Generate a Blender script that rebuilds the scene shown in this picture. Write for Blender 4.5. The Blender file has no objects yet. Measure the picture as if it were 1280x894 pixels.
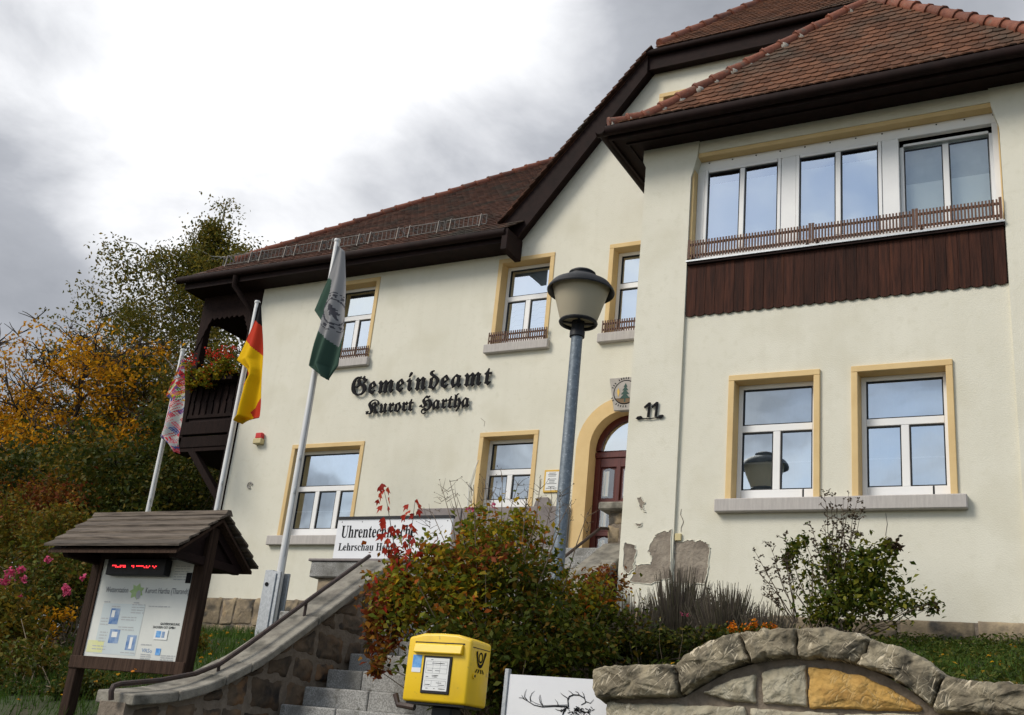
import bpy, bmesh, math, random
import numpy as np
from mathutils import Vector, Matrix, noise as mnoise

# ------------------------------------------------------------------ scene, camera, sky, sun, exposure
scene = bpy.context.scene
col = scene.collection
EYE = np.array([0.0, 0.0, 1.6])
FPX, YAW, PITCH, ROLL = 1371.27, -0.525199, 0.352539, 0.105355      # focal length in pixels of a 1280 px wide frame


def cam_axes():
    cy, sy, cp, sp = math.cos(YAW), math.sin(YAW), math.cos(PITCH), math.sin(PITCH)
    fwd = np.array([sy * cp, cy * cp, sp]); right = np.array([cy, -sy, 0.0]); up = np.cross(right, fwd)
    cr, sr = math.cos(ROLL), math.sin(ROLL)
    return cr * right + sr * up, -sr * right + cr * up, fwd


AX_R, AX_U, AX_F = cam_axes()
cam_data = bpy.data.cameras.new('camera')
cam_data.sensor_width = 36.0
cam_data.lens = 36.0 * FPX / 1280.0
cam_data.clip_start = 0.05
cam_data.clip_end = 3000.0
cam = bpy.data.objects.new('camera', cam_data)
m4 = Matrix.Identity(4)
for i in range(3):
    m4[i][0] = AX_R[i]; m4[i][1] = AX_U[i]; m4[i][2] = -AX_F[i]; m4[i][3] = EYE[i]
cam.matrix_world = m4
col.objects.link(cam)
scene.camera = cam

SUN_DIR = Vector((-0.50, -0.62, 0.62)).normalized()               # towards the sun, veiled by thin cloud
world = bpy.data.worlds.new('World')
scene.world = world
world.use_nodes = True
wn, wl = world.node_tree.nodes, world.node_tree.links
wn.clear()


def N(nodes, typ, **kw):
    n = nodes.new(typ)
    for k, v in kw.items():
        setattr(n, k, v)
    return n


def math_node(nodes, links, op, a, b=None, clamp=False):
    n = nodes.new('ShaderNodeMath'); n.operation = op; n.use_clamp = clamp
    for i, v in enumerate((a, b)):
        if v is None:
            continue
        if isinstance(v, (int, float)):
            n.inputs[i].default_value = v
        else:
            links.new(v, n.inputs[i])
    return n.outputs[0]


def build_sky():
    out = N(wn, 'ShaderNodeOutputWorld'); bg = N(wn, 'ShaderNodeBackground')
    bg.inputs['Strength'].default_value = 0.12
    wl.new(bg.outputs[0], out.inputs[0])
    sky = N(wn, 'ShaderNodeTexSky', sky_type='NISHITA', sun_disc=False)
    sky.sun_elevation = math.asin(SUN_DIR.z)
    sky.sun_rotation = math.atan2(SUN_DIR.x, SUN_DIR.y)
    sky.air_density = 1.0; sky.dust_density = 0.8; sky.ozone_density = 1.4
    tc = N(wn, 'ShaderNodeTexCoord')
    sep = N(wn, 'ShaderNodeSeparateXYZ'); wl.new(tc.outputs['Generated'], sep.inputs[0])
    zz = math_node(wn, wl, 'ADD', math_node(wn, wl, 'MAXIMUM', sep.outputs[2], 0.0), 0.95)
    comb = N(wn, 'ShaderNodeCombineXYZ')
    wl.new(math_node(wn, wl, 'DIVIDE', sep.outputs[0], zz), comb.inputs[0])
    wl.new(math_node(wn, wl, 'DIVIDE', sep.outputs[1], zz), comb.inputs[1])
    wl.new(math_node(wn, wl, 'MULTIPLY', sep.outputs[2], 1.2), comb.inputs[2])

    def nz(scale, detail, rough, dist, off):
        mp = N(wn, 'ShaderNodeMapping'); mp.inputs['Location'].default_value = off
        wl.new(comb.outputs[0], mp.inputs[0])
        n = N(wn, 'ShaderNodeTexNoise'); n.inputs['Scale'].default_value = scale
        n.inputs['Detail'].default_value = detail; n.inputs['Roughness'].default_value = rough
        n.inputs['Distortion'].default_value = dist
        wl.new(mp.outputs[0], n.inputs[0])
        return n.outputs[0]
    cov = nz(2.6, 7.0, 0.55, 0.3, COV_OFF)
    # a bank of cloud lies over the house side of the sky, broken cloud with blue gaps on the street side
    dotf = N(wn, 'ShaderNodeVectorMath', operation='DOT_PRODUCT'); dotf.inputs[1].default_value = (-0.45, 0.89, 0.12)
    wl.new(tc.outputs['Generated'], dotf.inputs[0])
    covb = math_node(wn, wl, 'ADD', cov, math_node(wn, wl, 'MULTIPLY', dotf.outputs['Value'], 0.225))
    mr = N(wn, 'ShaderNodeMapRange', interpolation_type='SMOOTHSTEP'); mr.inputs[1].default_value = 0.29; mr.inputs[2].default_value = 0.49
    wl.new(covb, mr.inputs[0])
    big = nz(2.1, 3.0, 0.50, 0.35, SKY_OFF)
    fine = nz(6.5, 6.0, 0.58, 0.25, (0.3, 5.0, 1.0))
    br = math_node(wn, wl, 'ADD', math_node(wn, wl, 'MULTIPLY', big, 0.74), math_node(wn, wl, 'MULTIPLY', fine, 0.26))
    # thin cloud lets more light through than thick cloud
    br = math_node(wn, wl, 'ADD', br, math_node(wn, wl, 'MULTIPLY', math_node(wn, wl, 'SUBTRACT', 1.0, mr.outputs[0]), 0.16))
    ramp = N(wn, 'ShaderNodeValToRGB')
    e = ramp.color_ramp.elements
    e[0].position = 0.36; e[0].color = (0.24, 0.255, 0.285, 1)
    e[1].position = 0.62; e[1].color = (1.05, 1.04, 1.02, 1)
    x = e.new(0.45); x.color = (0.36, 0.375, 0.41, 1)
    x = e.new(0.53); x.color = (0.68, 0.69, 0.715, 1)
    wl.new(br, ramp.inputs[0])
    scale = N(wn, 'ShaderNodeVectorMath', operation='SCALE'); scale.inputs['Scale'].default_value = 7.2
    wl.new(ramp.outputs[0], scale.inputs[0])
    blue = N(wn, 'ShaderNodeVectorMath', operation='SCALE'); blue.inputs['Scale'].default_value = 0.72
    wl.new(sky.outputs[0], blue.inputs[0])
    mix = N(wn, 'ShaderNodeMix', data_type='RGBA')
    wl.new(mr.outputs[0], mix.inputs['Factor'])
    wl.new(blue.outputs[0], mix.inputs[6]); wl.new(scale.outputs[0], mix.inputs[7])
    wl.new(mix.outputs[2], bg.inputs[0])


COV_OFF = (-8.76, 6.07, -0.96)
SKY_OFF = (12.48, -4.7, -2.96)
build_sky()

sun_data = bpy.data.lights.new('sun', 'SUN')
sun_data.energy = 1.5
sun_data.angle = math.radians(22.0)
sun_data.color = (1.0, 0.93, 0.82)
sun = bpy.data.objects.new('sun', sun_data)
sun.rotation_euler = SUN_DIR.to_track_quat('Z', 'Y').to_euler()
col.objects.link(sun)

scene.view_settings.view_transform = 'Standard'
scene.view_settings.look = 'None'
scene.view_settings.gamma = 1.0
scene.view_settings.use_curve_mapping = False
scene.view_settings.exposure = 0.68


# ------------------------------------------------------------------ helpers
def ray(px, py):
    return AX_R * ((px - 640.0) / FPX) - AX_U * ((py - 447.0) / FPX) + AX_F


def at(px, py, Y):
    """point of the plane y = Y that shows at a pixel of the 1280 x 894 photograph"""
    d = ray(px, py)
    return EYE + d * (Y / d[1])


def at_x(px, py, X):
    d = ray(px, py)
    return EYE + d * (X / d[0])


WLOC = {}


def thing(name, label, cat, loc=(0, 0, 0), group=None):
    o = bpy.data.objects.new(name, None)
    o.empty_display_size = 0.2
    o.location = loc
    col.objects.link(o)
    WLOC[o] = Matrix.Translation(loc)
    tag(o, label, cat, group)
    return o


def tag(o, label=None, cat=None, group=None, kind=None):
    if label: o['label'] = label
    if cat: o['category'] = cat
    if group: o['group'] = group
    if kind: o['kind'] = kind
    return o


def link(name, me, parent=None, mw=None):
    o = bpy.data.objects.new(name, me)
    col.objects.link(o)
    mw = mw or Matrix.Identity(4)
    if parent is not None:
        o.parent = parent
        o.matrix_parent_inverse = WLOC[parent].inverted()
    o.matrix_basis = mw
    WLOC[o] = mw.copy()
    return o


class MB:
    def __init__(self):
        self.v, self.f, self.m = [], [], []

    def add(self, vs, fs, mi=0):
        n = len(self.v)
        self.v += [tuple(map(float, p)) for p in vs]
        self.f += [tuple(n + i for i in f) for f in fs]
        self.m += [mi] * len(fs)
        return self

    def box(self, x0, x1, y0, y1, z0, z1, mi=0):
        x0, x1 = min(x0, x1), max(x0, x1); y0, y1 = min(y0, y1), max(y0, y1); z0, z1 = min(z0, z1), max(z0, z1)
        return self.add([(x0, y0, z0), (x1, y0, z0), (x1, y1, z0), (x0, y1, z0), (x0, y0, z1), (x1, y0, z1), (x1, y1, z1), (x0, y1, z1)],
                        [(0, 3, 2, 1), (4, 5, 6, 7), (0, 1, 5, 4), (1, 2, 6, 5), (2, 3, 7, 6), (3, 0, 4, 7)], mi)

    def bar(self, a, b, w, h, up=(0, 0, 1), mi=0):
        a, b = Vector(a), Vector(b); d = (b - a).normalized(); up = Vector(up)
        s = d.cross(up).normalized() * (w / 2); u = s.normalized().cross(d).normalized() * (h / 2)
        vs = []
        for p in (a, b):
            vs += [p - s - u, p + s - u, p + s + u, p - s + u]
        return self.add(vs, [(0, 3, 2, 1), (4, 5, 6, 7), (0, 1, 5, 4), (1, 2, 6, 5), (2, 3, 7, 6), (3, 0, 4, 7)], mi)

    def prism(self, poly, vec, mi=0):
        """closed polygon (list of points) extruded along vec"""
        n = len(poly); vec = Vector(vec)
        vs = [Vector(p) for p in poly] + [Vector(p) + vec for p in poly]
        nrm = sum(((Vector(poly[i]) - Vector(poly[0])).cross(Vector(poly[(i + 1) % n]) - Vector(poly[0])) for i in range(n)), Vector())
        fl = nrm.dot(vec) > 0
        a, b = tuple(range(n)), tuple(range(n, 2 * n))
        fs = [a[::-1], b] if fl else [a, b[::-1]]
        for i in range(n):
            j = (i + 1) % n
            fs.append((i, j, j + n, i + n) if fl else (j, i, i + n, j + n))
        return self.add(vs, fs, mi)

    def tube(self, pts, r, n=8, mi=0, caps=True):
        pts = [Vector(p) for p in pts]
        if not hasattr(r, '__len__'): r = [r] * len(pts)
        base = len(self.v); prev = None
        for i, p in enumerate(pts):
            d = (pts[min(i + 1, len(pts) - 1)] - pts[max(i - 1, 0)]).normalized()
            if prev is None:
                prev = d.cross(Vector((0, 0, 1)) if abs(d.z) < .9 else Vector((1, 0, 0))).normalized()
            s = (prev - d * prev.dot(d)).normalized(); t = d.cross(s); prev = s
            for k in range(n):
                a = 2 * math.pi * k / n
                self.v.append(tuple(p + (s * math.cos(a) + t * math.sin(a)) * r[i]))
        for i in range(len(pts) - 1):
            for k in range(n):
                a = base + i * n + k; b = base + i * n + (k + 1) % n
                self.f.append((a, b, b + n, a + n)); self.m.append(mi)
        if caps:
            self.f.append(tuple(base + k for k in range(n))[::-1]); self.m.append(mi)
            e = base + (len(pts) - 1) * n
            self.f.append(tuple(e + k for k in range(n))); self.m.append(mi)
        return self

    def lathe(self, prof, c, n=24, mi=0):
        """profile of (radius, z) turned about the vertical through c"""
        base = len(self.v)
        for r, z in prof:
            for k in range(n):
                a = 2 * math.pi * k / n
                self.v.append((c[0] + r * math.cos(a), c[1] + r * math.sin(a), z))
        for i in range(len(prof) - 1):
            for k in range(n):
                a = base + i * n + k; b = base + i * n + (k + 1) % n
                self.f.append((a, b, b + n, a + n)); self.m.append(mi)
        return self

    def mesh(self, name, mats, smooth=False, bevel=0.0, seg=1):
        me = bpy.data.meshes.new(name)
        me.from_pydata(self.v, [], self.f)
        if not isinstance(mats, (list, tuple)): mats = [mats]
        for mt in mats: me.materials.append(mt)
        if len(mats) > 1: me.polygons.foreach_set('material_index', self.m)
        if bevel:
            bm = bmesh.new(); bm.from_mesh(me)
            bmesh.ops.remove_doubles(bm, verts=bm.verts, dist=1e-5)
            es = [e for e in bm.edges if len(e.link_faces) == 2 and e.calc_face_angle(0) > 0.6]
            bmesh.ops.bevel(bm, geom=es, offset=bevel, segments=seg, affect='EDGES', profile=0.5, clamp_overlap=True)
            bm.to_mesh(me); bm.free()
        if smooth:
            me.polygons.foreach_set('use_smooth', [True] * len(me.polygons))
            try: me.set_sharp_from_angle(angle=math.radians(40))
            except Exception: pass
        me.update()
        return me

    def build(self, name, mats, parent=None, smooth=False, bevel=0.0, seg=1):
        return link(name, self.mesh(name, mats, smooth, bevel, seg), parent)


def quad_mesh(name, V, F, mat):
    """fast mesh from numpy arrays (all quads)"""
    me = bpy.data.meshes.new(name)
    V = np.asarray(V, dtype=np.float32).reshape(-1, 3); F = np.asarray(F, dtype=np.int32).reshape(-1, 4)
    me.vertices.add(len(V)); me.vertices.foreach_set('co', V.ravel())
    me.loops.add(F.size); me.loops.foreach_set('vertex_index', F.ravel())
    me.polygons.add(len(F)); me.polygons.foreach_set('loop_start', np.arange(0, F.size, 4, dtype=np.int32))
    me.materials.append(mat)
    me.update(calc_edges=True)
    return me


# ------------------------------------------------------------------ materials
def new_mat(name):
    m = bpy.data.materials.new(name); m.use_nodes = True
    nt = m.node_tree
    return m, nt.nodes, nt.links, nt.nodes['Principled BSDF']


def surf(name, c1, c2=None, rough=0.8, scale=6.0, stretch=(1, 1, 1), bump=0.0, bscale=None, metal=0.0, spec=0.4, rnd=0.0, island=False,
         c3=None, lo=0.35, hi=0.65, detail=6.0, spots=None, streak=None, world=False):
    """base colour drifting between c1 and c2 by noise; rnd = brightness change from piece to piece"""
    m, n, l, b = new_mat(name)
    b.inputs['Roughness'].default_value = rough
    b.inputs['Metallic'].default_value = metal
    b.inputs['Specular IOR Level'].default_value = spec
    tc = N(n, 'ShaderNodeTexCoord'); oi = N(n, 'ShaderNodeObjectInfo')
    off = N(n, 'ShaderNodeVectorMath', operation='ADD')
    sc = N(n, 'ShaderNodeVectorMath', operation='SCALE'); sc.inputs['Scale'].default_value = 37.0
    cmb = N(n, 'ShaderNodeCombineXYZ')
    for i in range(3): l.new(oi.outputs['Random'], cmb.inputs[i])
    l.new(cmb.outputs[0], sc.inputs[0])
    mp = N(n, 'ShaderNodeMapping'); mp.inputs['Scale'].default_value = stretch
    if world:
        gp = N(n, 'ShaderNodeNewGeometry'); l.new(gp.outputs['Position'], off.inputs[0])
    else:
        l.new(tc.outputs['Object'], off.inputs[0]); l.new(sc.outputs[0], off.inputs[1])
    if True:
        pass; l.new(off.outputs[0], mp.inputs[0])
    nz = N(n, 'ShaderNodeTexNoise'); nz.inputs['Scale'].default_value = scale; nz.inputs['Detail'].default_value = detail
    nz.inputs['Roughness'].default_value = 0.6
    l.new(mp.outputs[0], nz.inputs[0])
    ramp = N(n, 'ShaderNodeValToRGB')
    e = ramp.color_ramp.elements
    e[0].position = lo; e[1].position = hi
    e[0].color = (*c1, 1); e[1].color = (*(c2 or c1), 1)
    if c3:
        x = e.new((lo + hi) / 2); x.color = (*c3, 1)
    l.new(nz.outputs[0], ramp.inputs[0])
    colour = ramp.outputs[0]
    if spots:                                     # (colour, scale, lo, hi): lichen, dirt or wear in patches of their own shape
        for sc_, s_scale, s_lo, s_hi in spots:
            n2 = N(n, 'ShaderNodeTexNoise'); n2.inputs['Scale'].default_value = s_scale; n2.inputs['Detail'].default_value = 5
            l.new(mp.outputs[0], n2.inputs[0])
            mr = N(n, 'ShaderNodeMapRange'); mr.inputs[1].default_value = s_lo; mr.inputs[2].default_value = s_hi
            l.new(n2.outputs[0], mr.inputs[0])
            mx = N(n, 'ShaderNodeMix', data_type='RGBA'); l.new(mr.outputs[0], mx.inputs[0])
            l.new(colour, mx.inputs[6]); mx.inputs[7].default_value = (*sc_, 1)
            colour = mx.outputs[2]
    if streak:                                    # rain runs: narrow in the wall, long down it
        m3 = N(n, 'ShaderNodeMapping'); m3.inputs['Scale'].default_value = (7.0, 7.0, 0.35); l.new(tc.outputs['Object'], m3.inputs[0])
        n4 = N(n, 'ShaderNodeTexNoise'); n4.inputs['Scale'].default_value = 1.0; n4.inputs['Detail'].default_value = 5; l.new(m3.outputs[0], n4.inputs[0])
        r4 = N(n, 'ShaderNodeMapRange'); r4.inputs[1].default_value = 0.50; r4.inputs[2].default_value = 0.78; r4.inputs[4].default_value = streak[1]
        l.new(n4.outputs[0], r4.inputs[0])
        mx = N(n, 'ShaderNodeMix', data_type='RGBA'); l.new(r4.outputs[0], mx.inputs[0]); l.new(colour, mx.inputs[6]); mx.inputs[7].default_value = (*streak[0], 1)
        colour = mx.outputs[2]
    if rnd:
        r = oi.outputs['Random']
        if island:
            g = N(n, 'ShaderNodeNewGeometry')
            r = math_node(n, l, 'FRACT', math_node(n, l, 'ADD', r, g.outputs['Random Per Island']))
        k = math_node(n, l, 'ADD', math_node(n, l, 'MULTIPLY', r, 2 * rnd), 1 - rnd)
        hs = N(n, 'ShaderNodeHueSaturation'); l.new(k, hs.inputs['Value']); l.new(colour, hs.inputs['Color'])
        colour = hs.outputs[0]
    l.new(colour, b.inputs['Base Color'])
    if bump:
        n3 = N(n, 'ShaderNodeTexNoise'); n3.inputs['Scale'].default_value = bscale or scale * 4; n3.inputs['Detail'].default_value = 8
        l.new(mp.outputs[0], n3.inputs[0])
        bp = N(n, 'ShaderNodeBump'); bp.inputs['Strength'].default_value = bump; bp.inputs['Distance'].default_value = 0.02
        l.new(n3.outputs[0], bp.inputs['Height']); l.new(bp.outputs[0], b.inputs['Normal'])
    return m


def leaf_mat(name, cols, trans=0.35, rough=0.55):
    """each leaf takes its own colour from the list"""
    m, n, l, b = new_mat(name)
    g = N(n, 'ShaderNodeNewGeometry')
    ramp = N(n, 'ShaderNodeValToRGB'); ramp.color_ramp.interpolation = 'LINEAR'
    e = ramp.color_ramp.elements
    e[0].position = 0.0; e[0].color = (*cols[0], 1); e[1].position = 1.0; e[1].color = (*cols[-1], 1)
    for i, c in enumerate(cols[1:-1], 1):
        x = e.new(i / (len(cols) - 1)); x.color = (*c, 1)
    l.new(g.outputs['Random Per Island'], ramp.inputs[0])
    l.new(ramp.outputs[0], b.inputs['Base Color'])
    b.inputs['Roughness'].default_value = rough
    b.inputs['Specular IOR Level'].default_value = 0.10
    tr = N(n, 'ShaderNodeBsdfTranslucent'); l.new(ramp.outputs[0], tr.inputs[0])
    mx = N(n, 'ShaderNodeMixShader'); mx.inputs[0].default_value = trans
    l.new(b.outputs[0], mx.inputs[1]); l.new(tr.outputs[0], mx.inputs[2])
    l.new(mx.outputs[0], n['Material Output'].inputs[0])
    return m


def glass_mat(name, refl, tint):
    m, n, l, b = new_mat(name)
    n.remove(b)
    t = N(n, 'ShaderNodeBsdfTransparent'); t.inputs[0].default_value = (*tint, 1)
    g = N(n, 'ShaderNodeBsdfGlossy'); g.inputs['Roughness'].default_value = 0.0; g.inputs[0].default_value = (0.85, 0.94, 1.0, 1)
    tc = N(n, 'ShaderNodeTexCoord')
    nz = N(n, 'ShaderNodeTexNoise'); nz.inputs['Scale'].default_value = 1.6; nz.inputs['Detail'].default_value = 1.0
    l.new(tc.outputs['Object'], nz.inputs[0])
    bp = N(n, 'ShaderNodeBump'); bp.inputs['Strength'].default_value = 0.12; bp.inputs['Distance'].default_value = 0.03
    l.new(nz.outputs[0], bp.inputs['Height']); l.new(bp.outputs[0], g.inputs['Normal'])
    fr = N(n, 'ShaderNodeLayerWeight'); fr.inputs[0].default_value = 0.35
    f = math_node(n, l, 'ADD', math_node(n, l, 'MULTIPLY', fr.outputs['Fresnel'], 0.6), refl, True)
    mx = N(n, 'ShaderNodeMixShader'); l.new(f, mx.inputs[0])
    l.new(t.outputs[0], mx.inputs[1]); l.new(g.outputs[0], mx.inputs[2])
    l.new(mx.outputs[0], n['Material Output'].inputs[0])
    return m


def glow_mat(name, c, s):
    m, n, l, b = new_mat(name)
    b.inputs['Base Color'].default_value = (*c, 1)
    b.inputs['Emission Color'].default_value = (*c, 1); b.inputs['Emission Strength'].default_value = s
    return m


M = {}
M['plaster'] = surf('plaster', (0.685, 0.66, 0.555), (0.73, 0.705, 0.60), 0.92, 0.8, bump=0.22, bscale=60.0, spec=0.15,
                    spots=[((0.63, 0.60, 0.485), 1.3, 0.52, 0.80), ((0.665, 0.64, 0.53), 9.0, 0.55, 0.75)], streak=((0.54, 0.505, 0.40), 0.13))
M['ochre'] = surf('ochre', (0.66, 0.475, 0.235), (0.71, 0.525, 0.27), 0.85, 3.0, bump=0.15, bscale=70, spec=0.2)
M['white'] = surf('white_plastic', (0.78, 0.78, 0.78), (0.82, 0.82, 0.81), 0.35, 3.0)
M['glass'] = glass_mat('window_glass', 0.52, (0.90, 0.95, 0.98))
M['glass_dim'] = glass_mat('window_glass_dim', 0.16, (0.86, 0.90, 0.88))
M['blind'] = surf('blind_fabric', (0.84, 0.88, 0.89), (0.88, 0.91, 0.92), 0.9, 2.0)
M['curtain'] = surf('net_curtain', (0.44, 0.48, 0.50), (0.56, 0.60, 0.62), 0.9, 3.0)
M['dark'] = surf('dark_interior', (0.012, 0.012, 0.014), None, 0.9)  # near-black colour stands in for the shade of unlit rooms
M['sill'] = surf('sill_stone', (0.42, 0.39, 0.37), (0.50, 0.47, 0.44), 0.85, 5.0, (6, 6, 0.6), bump=0.2, bscale=50)
M['wood'] = surf('dark_stained_wood', (0.010, 0.0055, 0.005), (0.021, 0.011, 0.009), 0.8, 4.0, (12, 12, 0.7), bump=0.35, bscale=18, rnd=0.25, spec=0.12)
M['board'] = surf('brown_board', (0.020, 0.007, 0.0045), (0.055, 0.018, 0.010), 0.7, 3.0, (9, 9, 0.6), bump=0.3, bscale=14, rnd=0.35, spec=0.15,
                  spots=[((0.085, 0.028, 0.013), 1.2, 0.60, 0.78)])
M['eave'] = surf('eave_paint', (0.012, 0.0065, 0.006), (0.020, 0.010, 0.009), 0.7, 5.0, bump=0.1, spec=0.12)
M['picket'] = surf('picket_wood', (0.075, 0.032, 0.016), (0.12, 0.05, 0.025), 0.6, 20.0, rnd=0.2)
M['tile'] = surf('clay_tile', (0.098, 0.046, 0.028), (0.148, 0.066, 0.037), 0.85, 3.0, bump=0.3, bscale=60, rnd=0.30, island=True, spec=0.15, world=True,
                 spots=[((0.062, 0.050, 0.038), 1.1, 0.48, 0.72), ((0.10, 0.095, 0.08), 14.0, 0.64, 0.74)])
M['tile_old'] = surf('weathered_tile', (0.062, 0.033, 0.025), (0.105, 0.050, 0.034), 0.9, 5.0, bump=0.3, bscale=60, rnd=0.3, island=True, spec=0.12, world=True,
                     spots=[((0.05, 0.044, 0.036), 1.6, 0.48, 0.66)])
M['hip'] = surf('hip_tile', (0.135, 0.040, 0.022), (0.20, 0.066, 0.034), 0.7, 14.0, bump=0.3, bscale=50, rnd=0.3,
                spots=[((0.11, 0.075, 0.055), 7.0, 0.58, 0.72)])
M['mortar'] = surf('roof_mortar', (0.30, 0.28, 0.25), (0.42, 0.40, 0.36), 0.95, 20.0, bump=0.6, bscale=60)
M['zinc'] = surf('galvanised', (0.34, 0.36, 0.38), (0.46, 0.48, 0.50), 0.45, 30.0, metal=0.6, bump=0.05)
M['guard'] = surf('snow_guard_steel', (0.17, 0.155, 0.14), (0.26, 0.24, 0.22), 0.6, 12.0, metal=0.3)
M['alu'] = surf('pole_paint', (0.58, 0.58, 0.58), (0.68, 0.68, 0.67), 0.4, 3.0, (4, 4, 0.5), metal=0.1, streak=((0.34, 0.33, 0.31), 0.5))
M['black'] = surf('black_metal', (0.012, 0.013, 0.016), (0.020, 0.021, 0.024), 0.5, 8.0, spec=0.25)
M['lampglass'] = leaf_mat('lamp_shade', [(0.70, 0.64, 0.50), (0.72, 0.66, 0.52)], 0.5, 0.3)
M['pole'] = surf('lamp_pole', (0.10, 0.125, 0.15), (0.17, 0.20, 0.23), 0.5, 22.0, metal=0.35, bump=0.15, bscale=60,
                 spots=[((0.30, 0.33, 0.36), 40.0, 0.62, 0.70)])
M['sandstone'] = surf('sandstone', (0.17, 0.135, 0.095), (0.30, 0.235, 0.15), 0.95, 5.0, bump=0.8, bscale=16, rnd=0.35,
                      spots=[((0.07, 0.062, 0.052), 3.0, 0.54, 0.66), ((0.34, 0.22, 0.10), 2.0, 0.58, 0.74)])
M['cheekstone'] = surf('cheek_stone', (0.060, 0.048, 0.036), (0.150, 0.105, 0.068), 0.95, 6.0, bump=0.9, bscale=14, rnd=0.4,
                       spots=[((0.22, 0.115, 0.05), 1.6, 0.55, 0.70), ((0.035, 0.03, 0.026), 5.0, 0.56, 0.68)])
M['rubble'] = surf('wall_mortar', (0.155, 0.125, 0.095), (0.22, 0.18, 0.14), 0.95, 14.0, bump=0.6, bscale=40)


def chisel(name, c1, c2, streak, amount, dirt):
    """hand-dressed stone: pale chisel strokes over a blotched ground"""
    m, n, l, b = new_mat(name)
    b.inputs['Roughness'].default_value = 0.95; b.inputs['Specular IOR Level'].default_value = 0.15
    tc = N(n, 'ShaderNodeTexCoord')
    nz = N(n, 'ShaderNodeTexNoise'); nz.inputs['Scale'].default_value = 6.0; nz.inputs['Detail'].default_value = 8
    l.new(tc.outputs['Object'], nz.inputs[0])
    rp = N(n, 'ShaderNodeValToRGB'); e = rp.color_ramp.elements
    e[0].position = .36; e[0].color = (*c1, 1); e[1].position = .64; e[1].color = (*c2, 1)
    l.new(nz.outputs[0], rp.inputs[0])
    c = rp.outputs[0]
    n2 = N(n, 'ShaderNodeTexNoise'); n2.inputs['Scale'].default_value = 9.0; n2.inputs['Detail'].default_value = 6
    l.new(tc.outputs['Object'], n2.inputs[0])
    mr = N(n, 'ShaderNodeMapRange'); mr.inputs[1].default_value = .50; mr.inputs[2].default_value = .66; mr.inputs[4].default_value = .75
    l.new(n2.outputs[0], mr.inputs[0])
    mx = N(n, 'ShaderNodeMix', data_type='RGBA'); l.new(mr.outputs[0], mx.inputs[0]); l.new(c, mx.inputs[6]); mx.inputs[7].default_value = (*dirt, 1)
    c = mx.outputs[2]
    hsum = None
    for ang, off in ((0.7, 0.0), (-0.75, 3.0), (1.25, 7.0)):
        mp = N(n, 'ShaderNodeMapping'); mp.inputs['Rotation'].default_value = (0, ang, 0); mp.inputs['Location'].default_value = (off, off, off)
        l.new(tc.outputs['Object'], mp.inputs[0])
        m2 = N(n, 'ShaderNodeMapping'); m2.inputs['Scale'].default_value = (11, 11, 75); l.new(mp.outputs[0], m2.inputs[0])
        s = N(n, 'ShaderNodeTexNoise'); s.inputs['Scale'].default_value = 1.0; s.inputs['Detail'].default_value = 1.5
        l.new(m2.outputs[0], s.inputs[0])
        r = N(n, 'ShaderNodeMapRange'); r.inputs[1].default_value = .60; r.inputs[2].default_value = .66; l.new(s.outputs[0], r.inputs[0])
        hsum = r.outputs[0] if hsum is None else math_node(n, l, 'MAXIMUM', hsum, r.outputs[0])
    n5 = N(n, 'ShaderNodeTexNoise'); n5.inputs['Scale'].default_value = 7.0; l.new(tc.outputs['Object'], n5.inputs[0])
    r5 = N(n, 'ShaderNodeMapRange'); r5.inputs[1].default_value = .42; r5.inputs[2].default_value = .62; l.new(n5.outputs[0], r5.inputs[0])
    hsum = math_node(n, l, 'MULTIPLY', hsum, r5.outputs[0])
    k = math_node(n, l, 'MULTIPLY', hsum, amount)
    mx = N(n, 'ShaderNodeMix', data_type='RGBA'); l.new(k, mx.inputs[0]); l.new(c, mx.inputs[6]); mx.inputs[7].default_value = (*streak, 1)
    l.new(mx.outputs[2], b.inputs['Base Color'])
    n3 = N(n, 'ShaderNodeTexNoise'); n3.inputs['Scale'].default_value = 26.0; n3.inputs['Detail'].default_value = 8
    l.new(tc.outputs['Object'], n3.inputs[0])
    h = math_node(n, l, 'SUBTRACT', n3.outputs[0], math_node(n, l, 'MULTIPLY', hsum, 0.35))
    bp = N(n, 'ShaderNodeBump'); bp.inputs['Strength'].default_value = 1.0; bp.inputs['Distance'].default_value = 0.018
    l.new(h, bp.inputs['Height']); l.new(bp.outputs[0], b.inputs['Normal'])
    return m


M['coping'] = chisel('coping_stone', (0.15, 0.127, 0.09), (0.33, 0.285, 0.20), (0.62, 0.54, 0.40), 0.9, (0.045, 0.040, 0.032))
M['stone_pale'] = chisel('pale_wall_stone', (0.36, 0.32, 0.23), (0.46, 0.42, 0.32), (0.58, 0.53, 0.42), 0.7, (0.27, 0.235, 0.17))
M['stone_ochre'] = chisel('ochre_wall_stone', (0.46, 0.27, 0.075), (0.54, 0.34, 0.115), (0.66, 0.47, 0.22), 0.7, (0.36, 0.20, 0.06))
M['granite'] = surf('granite', (0.20, 0.195, 0.185), (0.40, 0.395, 0.375), 0.85, 90.0, bump=0.2, bscale=120, lo=.40, hi=.62, detail=3, spots=[((0.12, 0.115, 0.10), 3.0, 0.50, 0.74), ((0.09, 0.085, 0.07), 9.0, 0.60, 0.72)])
M['concrete'] = surf('concrete', (0.17, 0.155, 0.13), (0.29, 0.27, 0.225), 0.9, 7.0, bump=0.4, bscale=50, spots=[((0.09, 0.085, 0.07), 4.0, 0.52, 0.68)])
M['slab'] = surf('slate_slab', (0.21, 0.185, 0.18), (0.29, 0.255, 0.245), 0.85, 6.0, bump=0.3, bscale=30, rnd=0.15, spots=[((0.15, 0.13, 0.125), 3.0, 0.55, 0.7)])
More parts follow.
